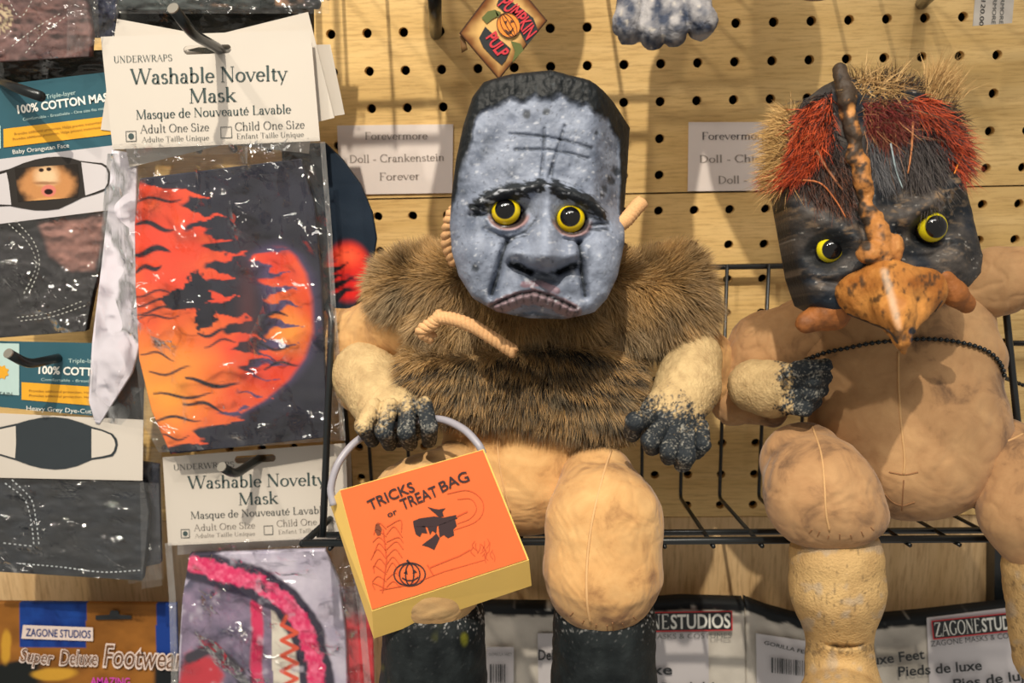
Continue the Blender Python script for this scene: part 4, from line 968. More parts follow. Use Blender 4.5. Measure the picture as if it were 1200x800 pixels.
# ---- bead chain over the belly
CH = [(938, 424), (962, 414), (990, 408), (1020, 402), (1048, 399), (1082, 397), (1112, 399), (1140, 405), (1160, 414), (1172, 428), (1176, 442)]
l = S_t2.line(CH, .0016, 120); bc = empty('bead_chain', l[0], 'black ball chain draped across the bird doll\'s belly', 'chain')
Ls = np.r_[0, np.cumsum(np.linalg.norm(np.diff(l, axis=0), axis=1))]
M_bead = plain('black_bead', (30, 36, 40), .25, metal=.3)
def ico(r):
    import bmesh
    bm = bmesh.new(); bmesh.ops.create_icosphere(bm, subdivisions=1, radius=r); me = bpy.data.meshes.new('bead'); bm.to_mesh(me); bm.free()
    me.materials.append(M_bead); me.polygons.foreach_set('use_smooth', np.ones(len(me.polygons), bool)); return me
bead_me = ico(.0016)
tail = smooth_line([P(1176, 442, -.10), P(1186, 446, -.07), P(1206, 454, -.05)], 12)
pos = [np.array([np.interp(s, Ls, l[:, i]) for i in range(3)]) for s in np.arange(0, Ls[-1], .0036)]+list(tail)
for p_ in pos:
    o = bpy.data.objects.new('bead', bead_me); COL.objects.link(o); o.parent = bc; o.location = Vector(p_)-bc.location
v, f = tube(np.vstack([l[::3], tail]), .0005, 5); build('link_wire', v, f, M_bead, bc, smooth=True)
# ================================================================ paper, plastic and print helpers
M_card = plain('white_card', (204, 197, 188), .6, var=.02, scale=60)
M_card2 = plain('cool_white_card', (198, 194, 198), .6, var=.02, scale=60)
M_ink = plain('green_black_ink', (64, 80, 80), .6); M_inkg = plain('grey_ink', (96, 98, 96), .6); M_inkl = plain('pale_grey_ink', (140, 134, 128), .6)
M_teal = plain('teal_print', (44, 88, 102), .5); M_yel = plain('yellow_print', (226, 166, 42), .5); M_pale = plain('pale_blue_print', (180, 206, 204), .5)
M_white = plain('white_ink', (232, 232, 226), .5); M_black = plain('black_ink', (30, 34, 38), .5)
M_print = painted('fabric_print', .7, .25, .25, 900, .0003, .06)
M_film = film('clear_bag_film', .015, .06, .06); M_film2 = film('hazy_bag_film', .03, .08, .07, 55.0)
M_sealf = film('bag_edge_film', .16, .16, .12)
M_seal = plain('bag_seal', (214, 206, 190), .2, var=.4, scale=1500, bump=1.0, bscale=1500)
M_brown = plain('small_print', (150, 106, 40), .6)

def edge_pts(e, n):
    e = np.asarray(e, float); L = np.r_[0, np.cumsum(np.hypot(*np.diff(e, axis=0).T))]; t = np.linspace(0, L[-1], n)
    return np.stack([np.interp(t, L, e[:, 0]), np.interp(t, L, e[:, 1])], 1)
def sheet(name, left, right, Yfn, mat, parent, nx, ny, colfn=None, thick=0.0, smooth=True, warp=None):
    """surface lofted between a left and a right edge (photo points, top to bottom); closed to a slab when thick"""
    a = edge_pts(left, ny)[:, None, :]; b = edge_pts(right, ny)[:, None, :]; t = np.linspace(0, 1, nx)[None, :, None]
    p = (a*(1-t)+b*t).reshape(-1, 2); x, y = p[:, 0], p[:, 1]
    if warp is not None: y = warp(x, y, np.repeat(np.linspace(0, 1, ny), nx))
    Y = np.broadcast_to(Yfn(x, y) if callable(Yfn) else Yfn, x.shape); V = P(x, y, Y)
    idx = np.arange(nx*ny).reshape(ny, nx); Q = np.stack([idx[:-1, :-1], idx[1:, :-1], idx[1:, 1:], idx[:-1, 1:]], -1).reshape(-1, 4)
    c = None if colfn is None else colfn(x, y)
    if thick:
        n = nx*ny; B_ = V+np.array([0, thick, 0]); V = np.vstack([V, B_])
        ring = np.r_[idx[0, :], idx[1:, -1], idx[-1, -2::-1], idx[-2:0:-1, 0]]; r2 = np.roll(ring, -1)
        Q = np.vstack([Q, Q[:, ::-1]+n, np.stack([ring, r2, r2+n, ring+n], 1)])
        if c is not None: c = np.vstack([c, c])
    return build(name, V, Q, mat, parent, smooth=smooth, col=c)
def card(name, c4, Y, mat, parent, thick=.0006, Ys=None):
    c = np.asarray(c4, float); v, f = box_quad(P(c[:, 0], c[:, 1], Y if Ys is None else np.asarray(Ys)), thick)
    return build(name, v, f, mat, parent)
def slot_card(name, c4, Y, mat, parent, cx, cy, hw, hh, ang, thick=.0006):
    """header card with a rounded hang slot cut through it"""
    c = np.asarray(c4, float); n = 24; t = np.linspace(0, 1, n, endpoint=False); ca, sa = math.cos(math.radians(ang)), math.sin(math.radians(ang))
    inn = []; outp = []
    ux = (c[1]-c[0])/2; uy = (c[3]-c[0])/2; mid = c.mean(0)
    for k in range(n):
        a = 2*math.pi*(k+.5)/n; x, y = math.cos(a), math.sin(a)
        sx = np.sign(x)*(hw-hh)+x*hh; sy = y*hh; inn.append((cx+ca*sx-sa*sy, cy+sa*sx+ca*sy))
        m = max(abs(x), abs(y)); u, v = x/m, y/m
        w = [(1-u)*(1-v)/4, (1+u)*(1-v)/4, (1+u)*(1+v)/4, (1-u)*(1+v)/4]; outp.append(sum(w[i]*c[i] for i in range(4)))
    pts = np.array(outp+inn); F0 = P(pts[:, 0], pts[:, 1], Y); V = np.vstack([F0, F0+[0, thick, 0]]); m = 2*n; Fc = []
    for k in range(n):
        k2 = (k+1) % n; Fc += [(k, n+k, n+k2, k2), (m+k2, m+n+k2, m+n+k, m+k), (k, k2, m+k2, m+k), (n+k2, n+k, m+n+k, m+n+k2)]
    b = len(V); cw = P(c[:, 0], c[:, 1], Y); V = np.vstack([V, cw])
    ks = [int(((a/360*n)-.5) % n) for a in (225, 315, 45, 135)]
    for i, k in enumerate(ks):
        Fc.append((b+i, k, (k+1) % n))
    return build(name, V, Fc, mat, parent)
def wrinkles(amp, sx, sy, seed, folds=()):
    """crumpled film: soft noise, ridged noise and a few sharp folds"""
    def f_(x, y):
        r_ = amp*(.8*n2(x, y, sx, sy, seed, 3)+1.3*np.abs(n2(x, y, sx*1.1, sy*.6, seed+5, 3))+.7*np.abs(n2(x, y, sx*.3, sy*.3, seed+9, 2)))
        for pts, w, h in folds:
            d, t = pdist(x, y, pts); r_ = r_+h*np.clip(1-d/w, 0, 1)*(.6+.6*n2(x, y, 9, 9, seed+3, 2))
        return r_
    return f_
def crinkle(name, pts, Y, w, parent, seed=0, amp=.0010, mat=None):
    """crinkled clear strip: heat seal or puckered edge of a bag"""
    e = edge_pts(pts, 60); tt = np.gradient(e, axis=0); tt /= np.hypot(*tt.T)[:, None]; nn = np.stack([-tt[:, 1], tt[:, 0]], 1)
    r_ = np.random.default_rng(seed); V = []; 
    for k in range(60):
        for j, o_ in enumerate((-.5, -.15, .2, .5)):
            V.append(P(*(e[k]+nn[k]*w*o_), Y+amp*r_.uniform(-1, 1)))
    Q = np.array([(k*4+j, (k+1)*4+j, (k+1)*4+j+1, k*4+j+1) for k in range(59) for j in range(3)])
    return build(name, np.array(V), Q, mat or M_sealf, parent)
def box_print(cx, cy, s, ang, Y, parent, dot):
    a = arc(cx, cy, s*.72, s*.72, 45+ang, 405+ang, 5); flat('tick_box', strip_poly(a, 1.0), Y, M_inkg, parent)
    if dot: flat('tick_dot', [arc(cx, cy, s*.30, s*.30, 0, 360, 14)[:-1]], Y, M_ink, parent)

# ---------------------------------------------------------------- flame mask package (front of its hook)
FY = -.100
K = empty('mask_package', P(265, 520, FY), 'bagged flame-print novelty mask under the large upright white header card', 'mask package', 'novelty mask packages')
hc_ = slot_card('header_card', [(118, 43), (364, 35), (375, 165), (132, 175)], FY, M_card, K, 243, 58, 28, 5.2, -2)
TX = dict(Y=FY, parent=hc_, serif=True)
text('UNDERWRAPS', (133, 73.5), (202, 71), 7.5, mat=M_ink, **TX)
text('Washable Novelty', (153, 98.5), (337, 94), 17.5, mat=M_ink, wt=1.25, **TX); text('Mask', (221, 120.5), (277, 118.5), 16.5, mat=M_ink, wt=1.25, **TX)
text('Masque de Nouveauté Lavable', (159, 139.5), (341, 132.5), 10.5, mat=M_ink, wt=1.2, **TX)
text('Adult One Size', (164, 156), (245, 153), 9.5, mat=M_inkg, wt=1.1, **TX); text('Adulte Taille Unique', (166, 166.5), (245, 164), 6, mat=M_inkg, **TX)
text('Child One Size', (275, 153), (357, 150), 9.5, mat=M_inkg, wt=1.1, **TX); text('Enfant Taille Unique', (277, 162.5), (356, 160), 6, mat=M_inkg, **TX)
box_print(153.5, 159.5, 11.5, -2, FY, hc_, True); box_print(265, 155, 12.5, -2, FY, hc_, False)
def tri(a): return 2*np.abs(a-np.floor(a+.5))
def flame(x, y):
    dark = lin((30, 32, 46)); c = np.tile(dark, (len(x), 1)); c = mixc(c, lin((52, 54, 72)), np.clip(.3+n2(x, y, 30, 40, 2, 3), 0, 1)*.6)
    wv = 14*n2(x, y, 24, 14, 5, 3)
    xr = np.interp(y, [212, 222, 250, 272, 295, 330, 360, 400, 440, 470, 500, 532], [168, 212, 238, 232, 262, 250, 262, 285, 300, 292, 250, 200])
    tips = 46*(tri((y+wv)/24.)**2.0-.38)
    mL = sstep(4, -3, x-xr-tips)*sstep(210, 222, y+.12*(x-160))
    xr2 = np.interp(y, [285, 300, 320, 350, 390, 420, 445, 470, 485], [330, 346, 358, 365, 366, 356, 338, 308, 280]); xl2 = np.interp(y, [285, 300, 340, 380, 420, 450, 485], [322, 306, 322, 330, 316, 296, 262])
    mR = sstep(5, -4, x-xr2)*sstep(-3, 4, x-xl2-44*(tri((y+wv+9)/21.)**2.0-.35))*sstep(286, 300, y)*sstep(492, 480, y+.1*(x-300))
    glow = sstep(18, -10, x-xr2)*sstep(-26, 6, x-xl2)*sstep(276, 300, y)*sstep(500, 480, y); c = mixc(c, lin((98, 84, 128)), .75*glow)
    hot = np.clip(np.exp(-((x-195)/55)**2-((y-450)/62)**2)*1.25+np.exp(-((x-336)/26)**2-((y-385)/26)**2)*1.0+.35*n2(x, y, 30, 20, 7, 2), 0, 1)
    col = mixc(lin((226, 66, 46)), lin((250, 164, 62)), hot); col = mixc(col, lin((238, 104, 60)), .4*np.clip(.5+n2(x, y, 40, 24, 9, 2), 0, 1))
    c = mixc(c, col, np.maximum(mL, mR))
    # black wisps
    for (a, b, a2, b2, w0) in ((160, 236, 214, 232, 4), (160, 262, 205, 268, 7), (158, 296, 200, 292, 9), (160, 318, 190, 310, 7), (158, 345, 205, 342, 3), (158, 356, 210, 352, 3.5), (158, 366, 215, 360, 3.5), (160, 374, 212, 368, 3), (232, 392, 268, 388, 5),
                              (165, 412, 205, 420, 3), (175, 438, 225, 432, 3.5), (218, 446, 282, 452, 6), (180, 464, 250, 462, 4), (240, 404, 278, 398, 3), (300, 405, 345, 408, 4), (296, 372, 338, 368, 5), (310, 430, 352, 424, 4), (215, 470, 262, 480, 5), (178, 492, 236, 490, 4), (186, 512, 222, 512, 3)):
        ts = np.linspace(0, 1, 9); pl = np.stack([a+(a2-a)*ts, b+(b2-b)*ts+3.5*np.sin(ts*6.3+a)], 1); d, t = pdist(x, y, pl)
        c = mixc(c, dark, sstep(1.0, -1.0, d-w0*.55*(1-t)**.7*(.4+t*1.6)))
    for cx, cy, rx, ry in ((218, 350, 27, 13), (232, 336, 14, 16), (240, 372, 12, 16)):
        r_ = np.hypot((x-cx)/rx, (y-cy+.12*(x-cx))/ry)+.7*n2(x, y, 7, 5, 11, 3); c = mixc(c, dark, sstep(1.1, .95, r_))
    return mixc(c, lin((120, 60, 60)), .3*np.exp(-((x-290)/12)**2-((y-360)/60)**2))
mk = sheet('mask', [(164, 209), (158, 262), (159, 335), (163, 420), (178, 482), (200, 532)], [(352, 186), (368, 240), (376, 330), (380, 430), (384, 512)], lambda x, y: FY+.004-.0035*np.sin(np.clip((x-160)/222, 0, 1)*3.14)+.0016*n2(x, y, 60, 60, 3, 2), M_print, K, 150, 200, flame, .005)
mk['label'] = 'black cloth mask printed with orange and red flames'
wr = wrinkles(.0042, 46, 60, 21, [([(236, 190), (243, 250), (252, 320), (264, 388)], 7, .004), ([(180, 190), (236, 192), (262, 210), (320, 186)], 9, .005), ([(196, 232), (206, 268), (222, 300), (232, 352)], 6, .003),
    ([(330, 250), (342, 300), (348, 330)], 5, .003), ([(322, 300), (328, 340)], 4, .003), ([(362, 200), (356, 270), (372, 300)], 6, .004), ([(166, 240), (158, 330), (170, 420), (182, 470)], 6, .004), ([(262, 420), (268, 470), (250, 498), (206, 512)], 6, .003), ([(150, 180), (180, 200), (165, 230)], 6, .004), ([(300, 180), (350, 205), (372, 240)], 7, .004)])
bagL = [(131, 172), (140, 240), (152, 330), (160, 430), (168, 498), (186, 530)]; bagR = [(376, 163), (384, 260), (390, 360), (396, 440), (402, 516)]
sheet('plastic_bag', bagL, bagR, lambda x, y: FY-.004-wr(x, y), M_film, K, 62, 84)
sheet('plastic_bag', bagL, bagR, lambda x, y: FY+.0105+.3*wr(x, y), M_film, K, 20, 30)
crinkle('bag_seal', [(378, 166), (386, 270), (391, 365), (397, 440), (402, 516)], FY-.001, 6, K, 1)
crinkle('bag_seal', [(133, 177), (375, 169)], FY-.003, 16, K, 2, .0035, M_film)
# ---------------------------------------------------------------- packages behind it on the same hook
def spare(c4, Y, lab):
    k = empty('mask_package', P(c4[3][0], c4[3][1], Y), lab, 'mask package', 'novelty mask packages'); c = np.array(c4, float); m = (c[0]+c[1])/2+(c[3]-c[0])*.17; a = math.degrees(math.atan2(*(c[1]-c[0])[::-1]))
    slot_card('header_card', c4, Y, M_card, k, 244, 58, 28, 5.5, a); return k, c
k, c = spare([(128, 72), (361, 14), (392, 138), (152, 196)], FY+.009, 'spare mask package whose white card corner points up right of the hook')
k2, c = spare([(137, 22), (374, 66), (362, 180), (118, 152)], FY+.014, 'spare mask package whose white card corner points up left of the hook')
k3, c = spare([(140, 58), (387, 52), (404, 134), (156, 172)], FY+.022, 'rearmost spare mask package with a dark flame mask bulging out on the right')
def flame2(x, y):
    c = np.tile(lin((24, 38, 54)), (len(x), 1)); n = n2(x, y, 14, 8, 31, 3)
    m = sstep(6, -4, np.hypot((x-408)/30, (y-318)/38)*30-26)*sstep(-.3, .1, n+.25); hot = np.exp(-((x-408)/16)**2-((y-300)/12)**2)
    c = mixc(c, mixc(lin((206, 36, 34)), lin((255, 96, 62)), hot), m)
    for pl in ([(384, 318), (398, 314), (410, 306)], [(388, 336), (404, 330), (420, 322)], [(384, 328), (396, 322), (404, 324)], [(392, 350), (404, 340), (424, 338)]):
        d, t = pdist(x, y, pl); c = mixc(c, lin((20, 22, 30)), sstep(5.5*(1-t)+1, 5.5*(1-t)-1.5, d))
    return c
o = sheet('mask', [(330, 168), (332, 240), (334, 300), (336, 376)], [(381, 168), (400, 186), (422, 216), (436, 250), (441, 280), (437, 306), (424, 344), (410, 368)], lambda x, y: FY+.028-.004*n2(x, y, 40, 60, 6, 2), M_print, k3, 60, 90, flame2, .004)
# no masks here: dark sheets under film, added in place of shade in the gaps
for q_, Yq, lab in (([(-30, 66), (128, 58), (128, 112), (-30, 118)], -.072, 'added black sheet standing in for shade in the gap above the orangutan mask card'), ([(128, -30), (366, -30), (366, 66), (128, 66)], -.070, 'added dark olive sheet standing in for shade in the gap behind the flame mask hook')):
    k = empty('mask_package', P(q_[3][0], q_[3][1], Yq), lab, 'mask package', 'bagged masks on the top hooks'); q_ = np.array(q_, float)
    sheet('folded_mask', [q_[0], q_[3]], [q_[1], q_[2]], lambda x, y: Yq+.002*n2(x, y, 30, 20, 5, 2), plain('gap_shade', (34, 36, 30), .8, bump=.3), k, 40, 20, None, .005)
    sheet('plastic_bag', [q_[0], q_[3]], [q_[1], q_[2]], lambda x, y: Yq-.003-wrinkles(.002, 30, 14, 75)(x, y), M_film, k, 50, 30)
# white-lined mask between the two columns
Wk = empty('mask_package', P(140, 500, -.09), 'bagged mask folded to show its blank white lining beside the flame mask', 'mask package', 'novelty mask packages')
sheet('mask', [(131, 176), (127, 240), (119, 310), (108, 400), (104, 470), (112, 496)], [(160, 180), (158, 300), (160, 350), (165, 398), (154, 438), (116, 497)], lambda x, y: -.089-.0035*np.sin(np.clip((y-176)/320, 0, 1)*3.1), plain('white_lining', (226, 222, 234), .75), Wk, 30, 80, None, .003)
sheet('mask_back', [(128, 400), (112, 494)], [(168, 396), (166, 498)], -.083, plain('charcoal_cloth', (52, 54, 56), .8, bump=.3), Wk, 12, 20, None, .003)
sheet('plastic_bag', [(126, 180), (100, 490)], [(164, 180), (172, 504)], lambda x, y: -.0945-wrinkles(.0012, 30, 60, 8)(x, y), film('smooth_bag_film', .01, .04, .05, 9.0), Wk, 20, 50)

# ---------------------------------------------------------------- cotton mask packages, left edge
def lerp4(c4):
    c = np.asarray(c4, float); return lambda u, v: (1-u)*(1-v)*c[0]+u*(1-v)*c[1]+u*v*c[2]+(1-u)*v*c[3]
def quad(L_, u0, u1, v0, v1): return [L_(u0, v0), L_(u1, v0), L_(u1, v1), L_(u0, v1)]
def cloth_bag(name_parent, left, right, Y, colfn, seed, nx=70, ny=70):
    wr = wrinkles(.0052, 30, 30, seed)
    sheet('folded_mask', left, right, lambda x, y: Y+.002+.9*wr(x, y), M_print, name_parent, nx, ny, colfn, .006)
    sheet('plastic_bag', left, right, lambda x, y: Y-.003-wrinkles(.0042, 30, 26, seed+3)(x, y), M_film2, name_parent, 46, 46)
def stitches(lines, Y, parent, rgbname='stitch_thread', w=1.1, rgb=(176, 176, 170)):
    polys = []
    for l in lines:
        e = edge_pts(smooth_line(l, 30), max(4, int(np.hypot(*np.diff(np.array(l, float), axis=0).T).sum()/2.6)))
        for i in range(0, len(e)-1, 2): polys += strip_poly(e[i:i+2], w)
    flat('stitching', polys, Y, plain(rgbname, rgb, .8), parent)
OY = -.085
K = empty('mask_package', P(60, 392, OY), 'bagged cotton mask with an orangutan mouth picture on its teal and white card', 'mask package', 'cotton mask packages')
L_ = lerp4([(-30, 103), (128, 84), (134, 170), (-30, 190)])
hd = card('header_card', quad(L_, 0, 1, 0, 1), OY, M_teal, K)
flat('yellow_band', [quad(L_, .21, 1, .60, .85)], OY, M_yel, hd); flat('pale_panel', [quad(L_, 0, .19, .55, .86)], OY, M_pale, hd)
text('Triple-layer', (54, 116), (89, 110.5), 5.2, OY, M_pale, hd); text('100% COTTON MASK', (21, 133), (136, 117), 9.5, OY, M_white, hd, bold=.03)
text('Comfortable - Breathable - One size fits most', (27, 141.5), (126, 128), 3.4, OY, M_pale, hd); text('Baby Orangutan Face', (15, 180.5), (81, 172.5), 5.0, OY, M_white, hd)
for a, b in (((17, 158.5), (122, 144)), ((15, 164.5), (120, 150))): text('Provides additional protection. Helps prevent transmission', a, b, 3.0, OY, M_brown, hd, off=.0007)
pc = card('picture_card', [(-30, 190), (134, 170), (129, 246), (-30, 266)], OY-.0004, M_card2, K)
z = lambda pts: [(a/3.636, 180+b/3.636) for a, b in pts]
flat('mask_picture', [z([(-60, 100), (0, 75), (40, 65), (100, 40), (150, 25), (200, 15), (250, 12), (300, 18), (340, 30), (390, 36), (435, 40), (455, 52), (468, 75), (468, 110), (462, 140), (440, 160), (400, 174), (350, 187), (300, 212), (250, 235), (200, 241), (150, 241), (90, 232), (40, 222), (0, 224), (-60, 225)])], OY-.0004, plain('dark_brown_print', (38, 33, 30), .6), pc)
for g_ in ([z([(346, 36), (390, 42), (432, 48), (452, 62), (460, 85), (458, 125), (446, 148), (400, 166), (364, 178)]), z([(-60, 112), (0, 88), (28, 80), (38, 130), (48, 218), (0, 216), (-60, 218)])]): flat('ear_loop_gap', [g_], OY-.0004, M_card2, pc, off=.0007)
def ape(x, y):
    X, Y = x*3.636, (y-180)*3.636; n = n2(X, Y, 30, 30, 5, 4)
    c = mixc(lin((38, 33, 30)), lin((190, 134, 84)), sstep(1.12, .7, np.hypot((X-205)/128, (Y-135)/92)+.18*n)); c = mixc(c, lin((232, 204, 166)), .75*sstep(1.0, .3, np.hypot((X-200)/72, (Y-95)/62)+.15*n))
    c = mixc(c, lin((120, 70, 38)), .7*sstep(.9, .3, np.hypot((X-195)/70, (Y-125)/12)+.25*n)); c = mixc(c, lin((226, 172, 110)), .7*sstep(1.0, .4, np.hypot((X-205)/100, (Y-205)/24)+.2*n))
    c = mixc(c, lin((206, 120, 106)), sstep(1.05, .8, np.hypot((X-207)/34, (Y-158)/28))); c = mixc(c, lin((34, 16, 14)), sstep(1.05, .8, np.hypot((X-207)/20, (Y-162)/13)))
    for cx, cy in ((176, 70), (208, 66)): c = mixc(c, lin((40, 26, 22)), sstep(1.1, .7, np.hypot((X-cx)/12, (Y-cy)/9)))
    return c
sheet('face_picture', z([(62, 62), (70, 130), (76, 205)]), z([(330, 44), (340, 110), (330, 186)]), OY-.0010, M_print, pc, 110, 70, ape)
def dk(pinkpoly, base=(28, 27, 31), pink=(150, 108, 98)):
    def f_(x, y):
        n = n2(x, y, 24, 24, 3, 4); c = mixc(lin(np.array(base)*.75), lin(np.array(base)*1.35), np.clip(.45+n, 0, 1))
        if pinkpoly is not None: c = mixc(c, mixc(lin(pink), lin((104, 70, 64)), np.clip(.4+n2(x, y, 12, 12, 7, 3), 0, 1)), sstep(4, -4, sdpoly(x, y, pinkpoly)+6*n))
        return c
    return f_
cloth_bag(K, [(-30, 266), (-30, 398)], [(128, 247), (121, 300), (108, 345), (100, 388)], OY, dk([(46, 262), (124, 250), (112, 318), (84, 318), (58, 300)]), 3)
stitches([[(10, 262), (34, 286), (42, 312), (28, 344)], [(18, 258), (40, 284), (46, 312), (34, 344)], [(20, 372), (60, 366), (98, 352)], [(24, 376), (60, 371), (100, 358)]], OY-.004, K)
# heavy grey
GY = -.088
K = empty('mask_package', P(80, 670, GY), 'bagged plain grey cotton mask with a dark mask picture on its white card', 'mask package', 'cotton mask packages')
L_ = lerp4([(-30, 399), (108, 402), (108, 487), (-30, 474)])
hd = card('header_card', quad(L_, 0, 1, 0, 1), GY, M_teal, K)
flat('pale_panel', [quad(L_, 0, .38, .03, .80)], GY, M_pale, hd); flat('yellow_band', [quad(L_, .40, 1, .60, .86)], GY, M_yel, hd)
flat('sun_emblem', [[(a, b) for a, b in np.array([(2+(9 if i % 2 else 6.5)*math.cos(i*.393), 436+(9 if i % 2 else 6.5)*math.sin(i*.393)) for i in range(16)])]], GY, M_yel, hd, off=.0007); text('MOUNTAIN', (-24, 462), (14, 463.5), 4, GY, M_ink, hd, off=.0007)
text('Triple-layer', (80, 425), (118, 425), 5, GY, M_pale, hd); text('100% COTT', (45, 437.5), (108, 440), 9, GY, M_white, hd, bold=.03)
text('Comfortable - Breath', (48, 446), (106, 448), 3.2, GY, M_pale, hd); text('Heavy Grey Dye-Cut', (31, 480.5), (107, 484.5), 5.2, GY, M_white, hd)
for a, b in (((34, 459), (105, 461)), ((34, 464.5), (105, 466.5))): text('Provides additional protection. Hel', a, b, 2.8, GY, M_brown, hd, off=.0007)
pc = card('picture_card', [(-30, 483), (168, 492), (167, 563), (-30, 559)], GY-.0004, M_card, K)
z = lambda pts: [(a/2.5, 380+b/2.5) for a, b in pts]
M_slate = plain('slate_print', (44, 52, 58), .6)
flat('mask_picture', [z([(-60, 310), (0, 301), (50, 290), (85, 280), (120, 273), (160, 271), (200, 276), (240, 288), (268, 299), (300, 308), (330, 320), (342, 335), (345, 352), (340, 372), (330, 386), (300, 392), (270, 396), (225, 415), (190, 423), (160, 425), (120, 421), (85, 412), (50, 399), (0, 384), (-60, 380)])], GY-.0004, M_slate, pc)
for g_ in ([z([(268, 305), (300, 313), (325, 324), (335, 338), (338, 353), (333, 370), (325, 380), (300, 386), (268, 391)]), z([(-60, 316), (0, 307), (46, 297), (47, 350), (44, 392), (0, 379), (-60, 376)])]): flat('ear_loop_gap', [g_], GY-.0004, M_card, pc, off=.0007)
cloth_bag(K, [(-30, 560), (-30, 668)], [(168, 564), (174, 600), (170, 650), (166, 680)], GY, dk(None, (22, 28, 36)), 13)
stitches([[(6, 566), (28, 584), (36, 608), (40, 640)], [(14, 562), (36, 584), (42, 608), (46, 640)], [(22, 660), (70, 664), (120, 670), (164, 668)], [(4, 636), (40, 640)]], GY-.004, K, w=1.3, rgbname='stitch_pale', rgb=(190, 196, 200))
sheet('plastic_bag', [(164, 565), (166, 690)], [(186, 566), (190, 686)], lambda x, y: GY+.001-wrinkles(.003, 12, 30, 5)(x, y), M_film2, K, 12, 40)
# spare packs under the grey one and behind the column
K = empty('mask_package', P(178, 660, -.075), 'dark bagged mask showing as a narrow strip behind the plain grey mask', 'mask package', 'cotton mask packages')
sheet('folded_mask', [(150, 540), (150, 668)], [(185, 545), (188, 660)], -.074, plain('navy_cloth', (38, 44, 60), .8, bump=.3), K, 10, 20, None, .004)
sheet('plastic_bag', [(150, 520), (150, 684)], [(190, 525), (192, 678)], lambda x, y: -.078-wrinkles(.002, 12, 30, 15)(x, y), M_film, K, 12, 40)
# ---------------------------------------------------------------- packages along the top
TY = -.095
K = empty('mask_package', P(50, 70, TY), 'bagged purple-brown patterned mask in the top left corner', 'mask package', 'bagged masks on the top hooks')
def mand(x, y):
    n = n2(x, y, 26, 18, 3, 4); c = mixc(lin((70, 46, 50)), lin((136, 98, 92)), np.clip(.45+n, 0, 1)); r_ = np.hypot(x+2, y-22)
    return mixc(c, lin((206, 186, 150)), .85*((np.abs(r_-9) < 2.2) | (np.abs(r_-15) < 1.6+1.6*np.sin(np.arctan2(y-22, x+2)*18)) | (r_ < 4))*sstep(22, 18, r_))
cloth_bag(K, [(-30, -60), (-30, 74)], [(96, -60), (100, 0), (106, 40), (104, 66)], TY, mand, 23)
stitches([[(10, 0), (24, 20), (40, -4)], [(70, 16), (40, 34), (14, 54)], [(76, 20), (50, 40), (30, 62)]], TY-.004, K, w=1.0)
sheet('plastic_bag', [(80, -60), (78, 66)], [(112, -60), (117, 50)], lambda x, y: TY-.006-wrinkles(.006, 14, 30, 35)(x, y), M_film2, K, 20, 40)
K = empty('mask_package', P(120, 45, -.075), 'dark blue bagged mask squeezed between the top left bags', 'mask package', 'bagged masks on the top hooks')
sheet('folded_mask', [(92, -60), (98, 44)], [(134, -60), (136, 20), (132, 44)], lambda x, y: -.078+wrinkles(.006, 14, 18, 45)(x, y), plain('blue_cloth', (40, 48, 74), .6, bump=.3), K, 30, 40, None, .004)
sheet('plastic_bag', [(90, -60), (96, 48)], [(140, -60), (138, 46)], lambda x, y: -.083-wrinkles(.006, 14, 18, 46)(x, y), M_film2, K, 30, 40)
K = empty('mask_package', P(270, 16, -.085), 'patterned beige and dark bagged mask along the top edge over the flame mask card', 'mask package', 'bagged masks on the top hooks')
def topc(x, y):
    n = n2(x, y, 30, 10, 53, 3); c = mixc(lin((28, 36, 38)), lin((84, 96, 96)), np.clip(.3+n, 0, 1)); return mixc(c, lin((196, 150, 116)), .8*sstep(.05, .3, n2(x, y, 22, 12, 57, 2))*sstep(9, 4, y)*(x > 235))
sheet('folded_mask', [(136, -60), (138, 12)], [(380, -60), (374, 6), (372, 10)], lambda x, y: -.084+wrinkles(.003, 26, 14, 55)(x, y), M_print, K, 90, 40, topc, .005)
sheet('plastic_bag', [(134, -60), (136, 16)], [(384, -60), (386, 16)], lambda x, y: -.089-wrinkles(.005, 22, 16, 56)(x, y), M_film2, K, 90, 30)

# ---------------------------------------------------------------- shark mask package
SY = -.080
K = empty('mask_package', P(310, 800, SY), 'bagged pink shark-mouth novelty mask under the lower white header card', 'mask package', 'novelty mask packages')
hc_ = slot_card('header_card', [(190.5, 535.5), (405, 519), (409, 629), (197, 639)], SY, M_card, K, 299, 537.5, 24, 4.5, -3)
TX = dict(Y=SY, parent=hc_, serif=True)
text('UNDERWRAPS', (203, 551), (275, 547), 6.5, mat=M_inkg, **TX)
text('Washable Novelty', (220, 572.5), (382, 568), 14.5, mat=M_ink, wt=1.25, **TX); text('Mask', (279, 591.5), (326, 589.5), 14, mat=M_ink, wt=1.25, **TX)
text('Masque de Nouveauté Lavable', (223, 608), (383, 601), 8.5, mat=M_inkg, wt=1.2, **TX)
text('Adult One Size', (227, 622), (299, 618.5), 7.5, mat=M_inkl, wt=1.1, **TX); text('Adulte Taille Unique', (228, 630), (299, 627), 4.6, mat=M_inkl, **TX)
text('Child One Size', (324, 617), (393, 613.5), 7.5, mat=M_inkl, wt=1.1, **TX); text('Enfant Taille Unique', (326, 625.5), (393, 622), 4.6, mat=M_inkl, **TX)
box_print(217, 625, 9.5, -2, SY, hc_, True); box_print(314.5, 621, 10, -2, SY, hc_, False)
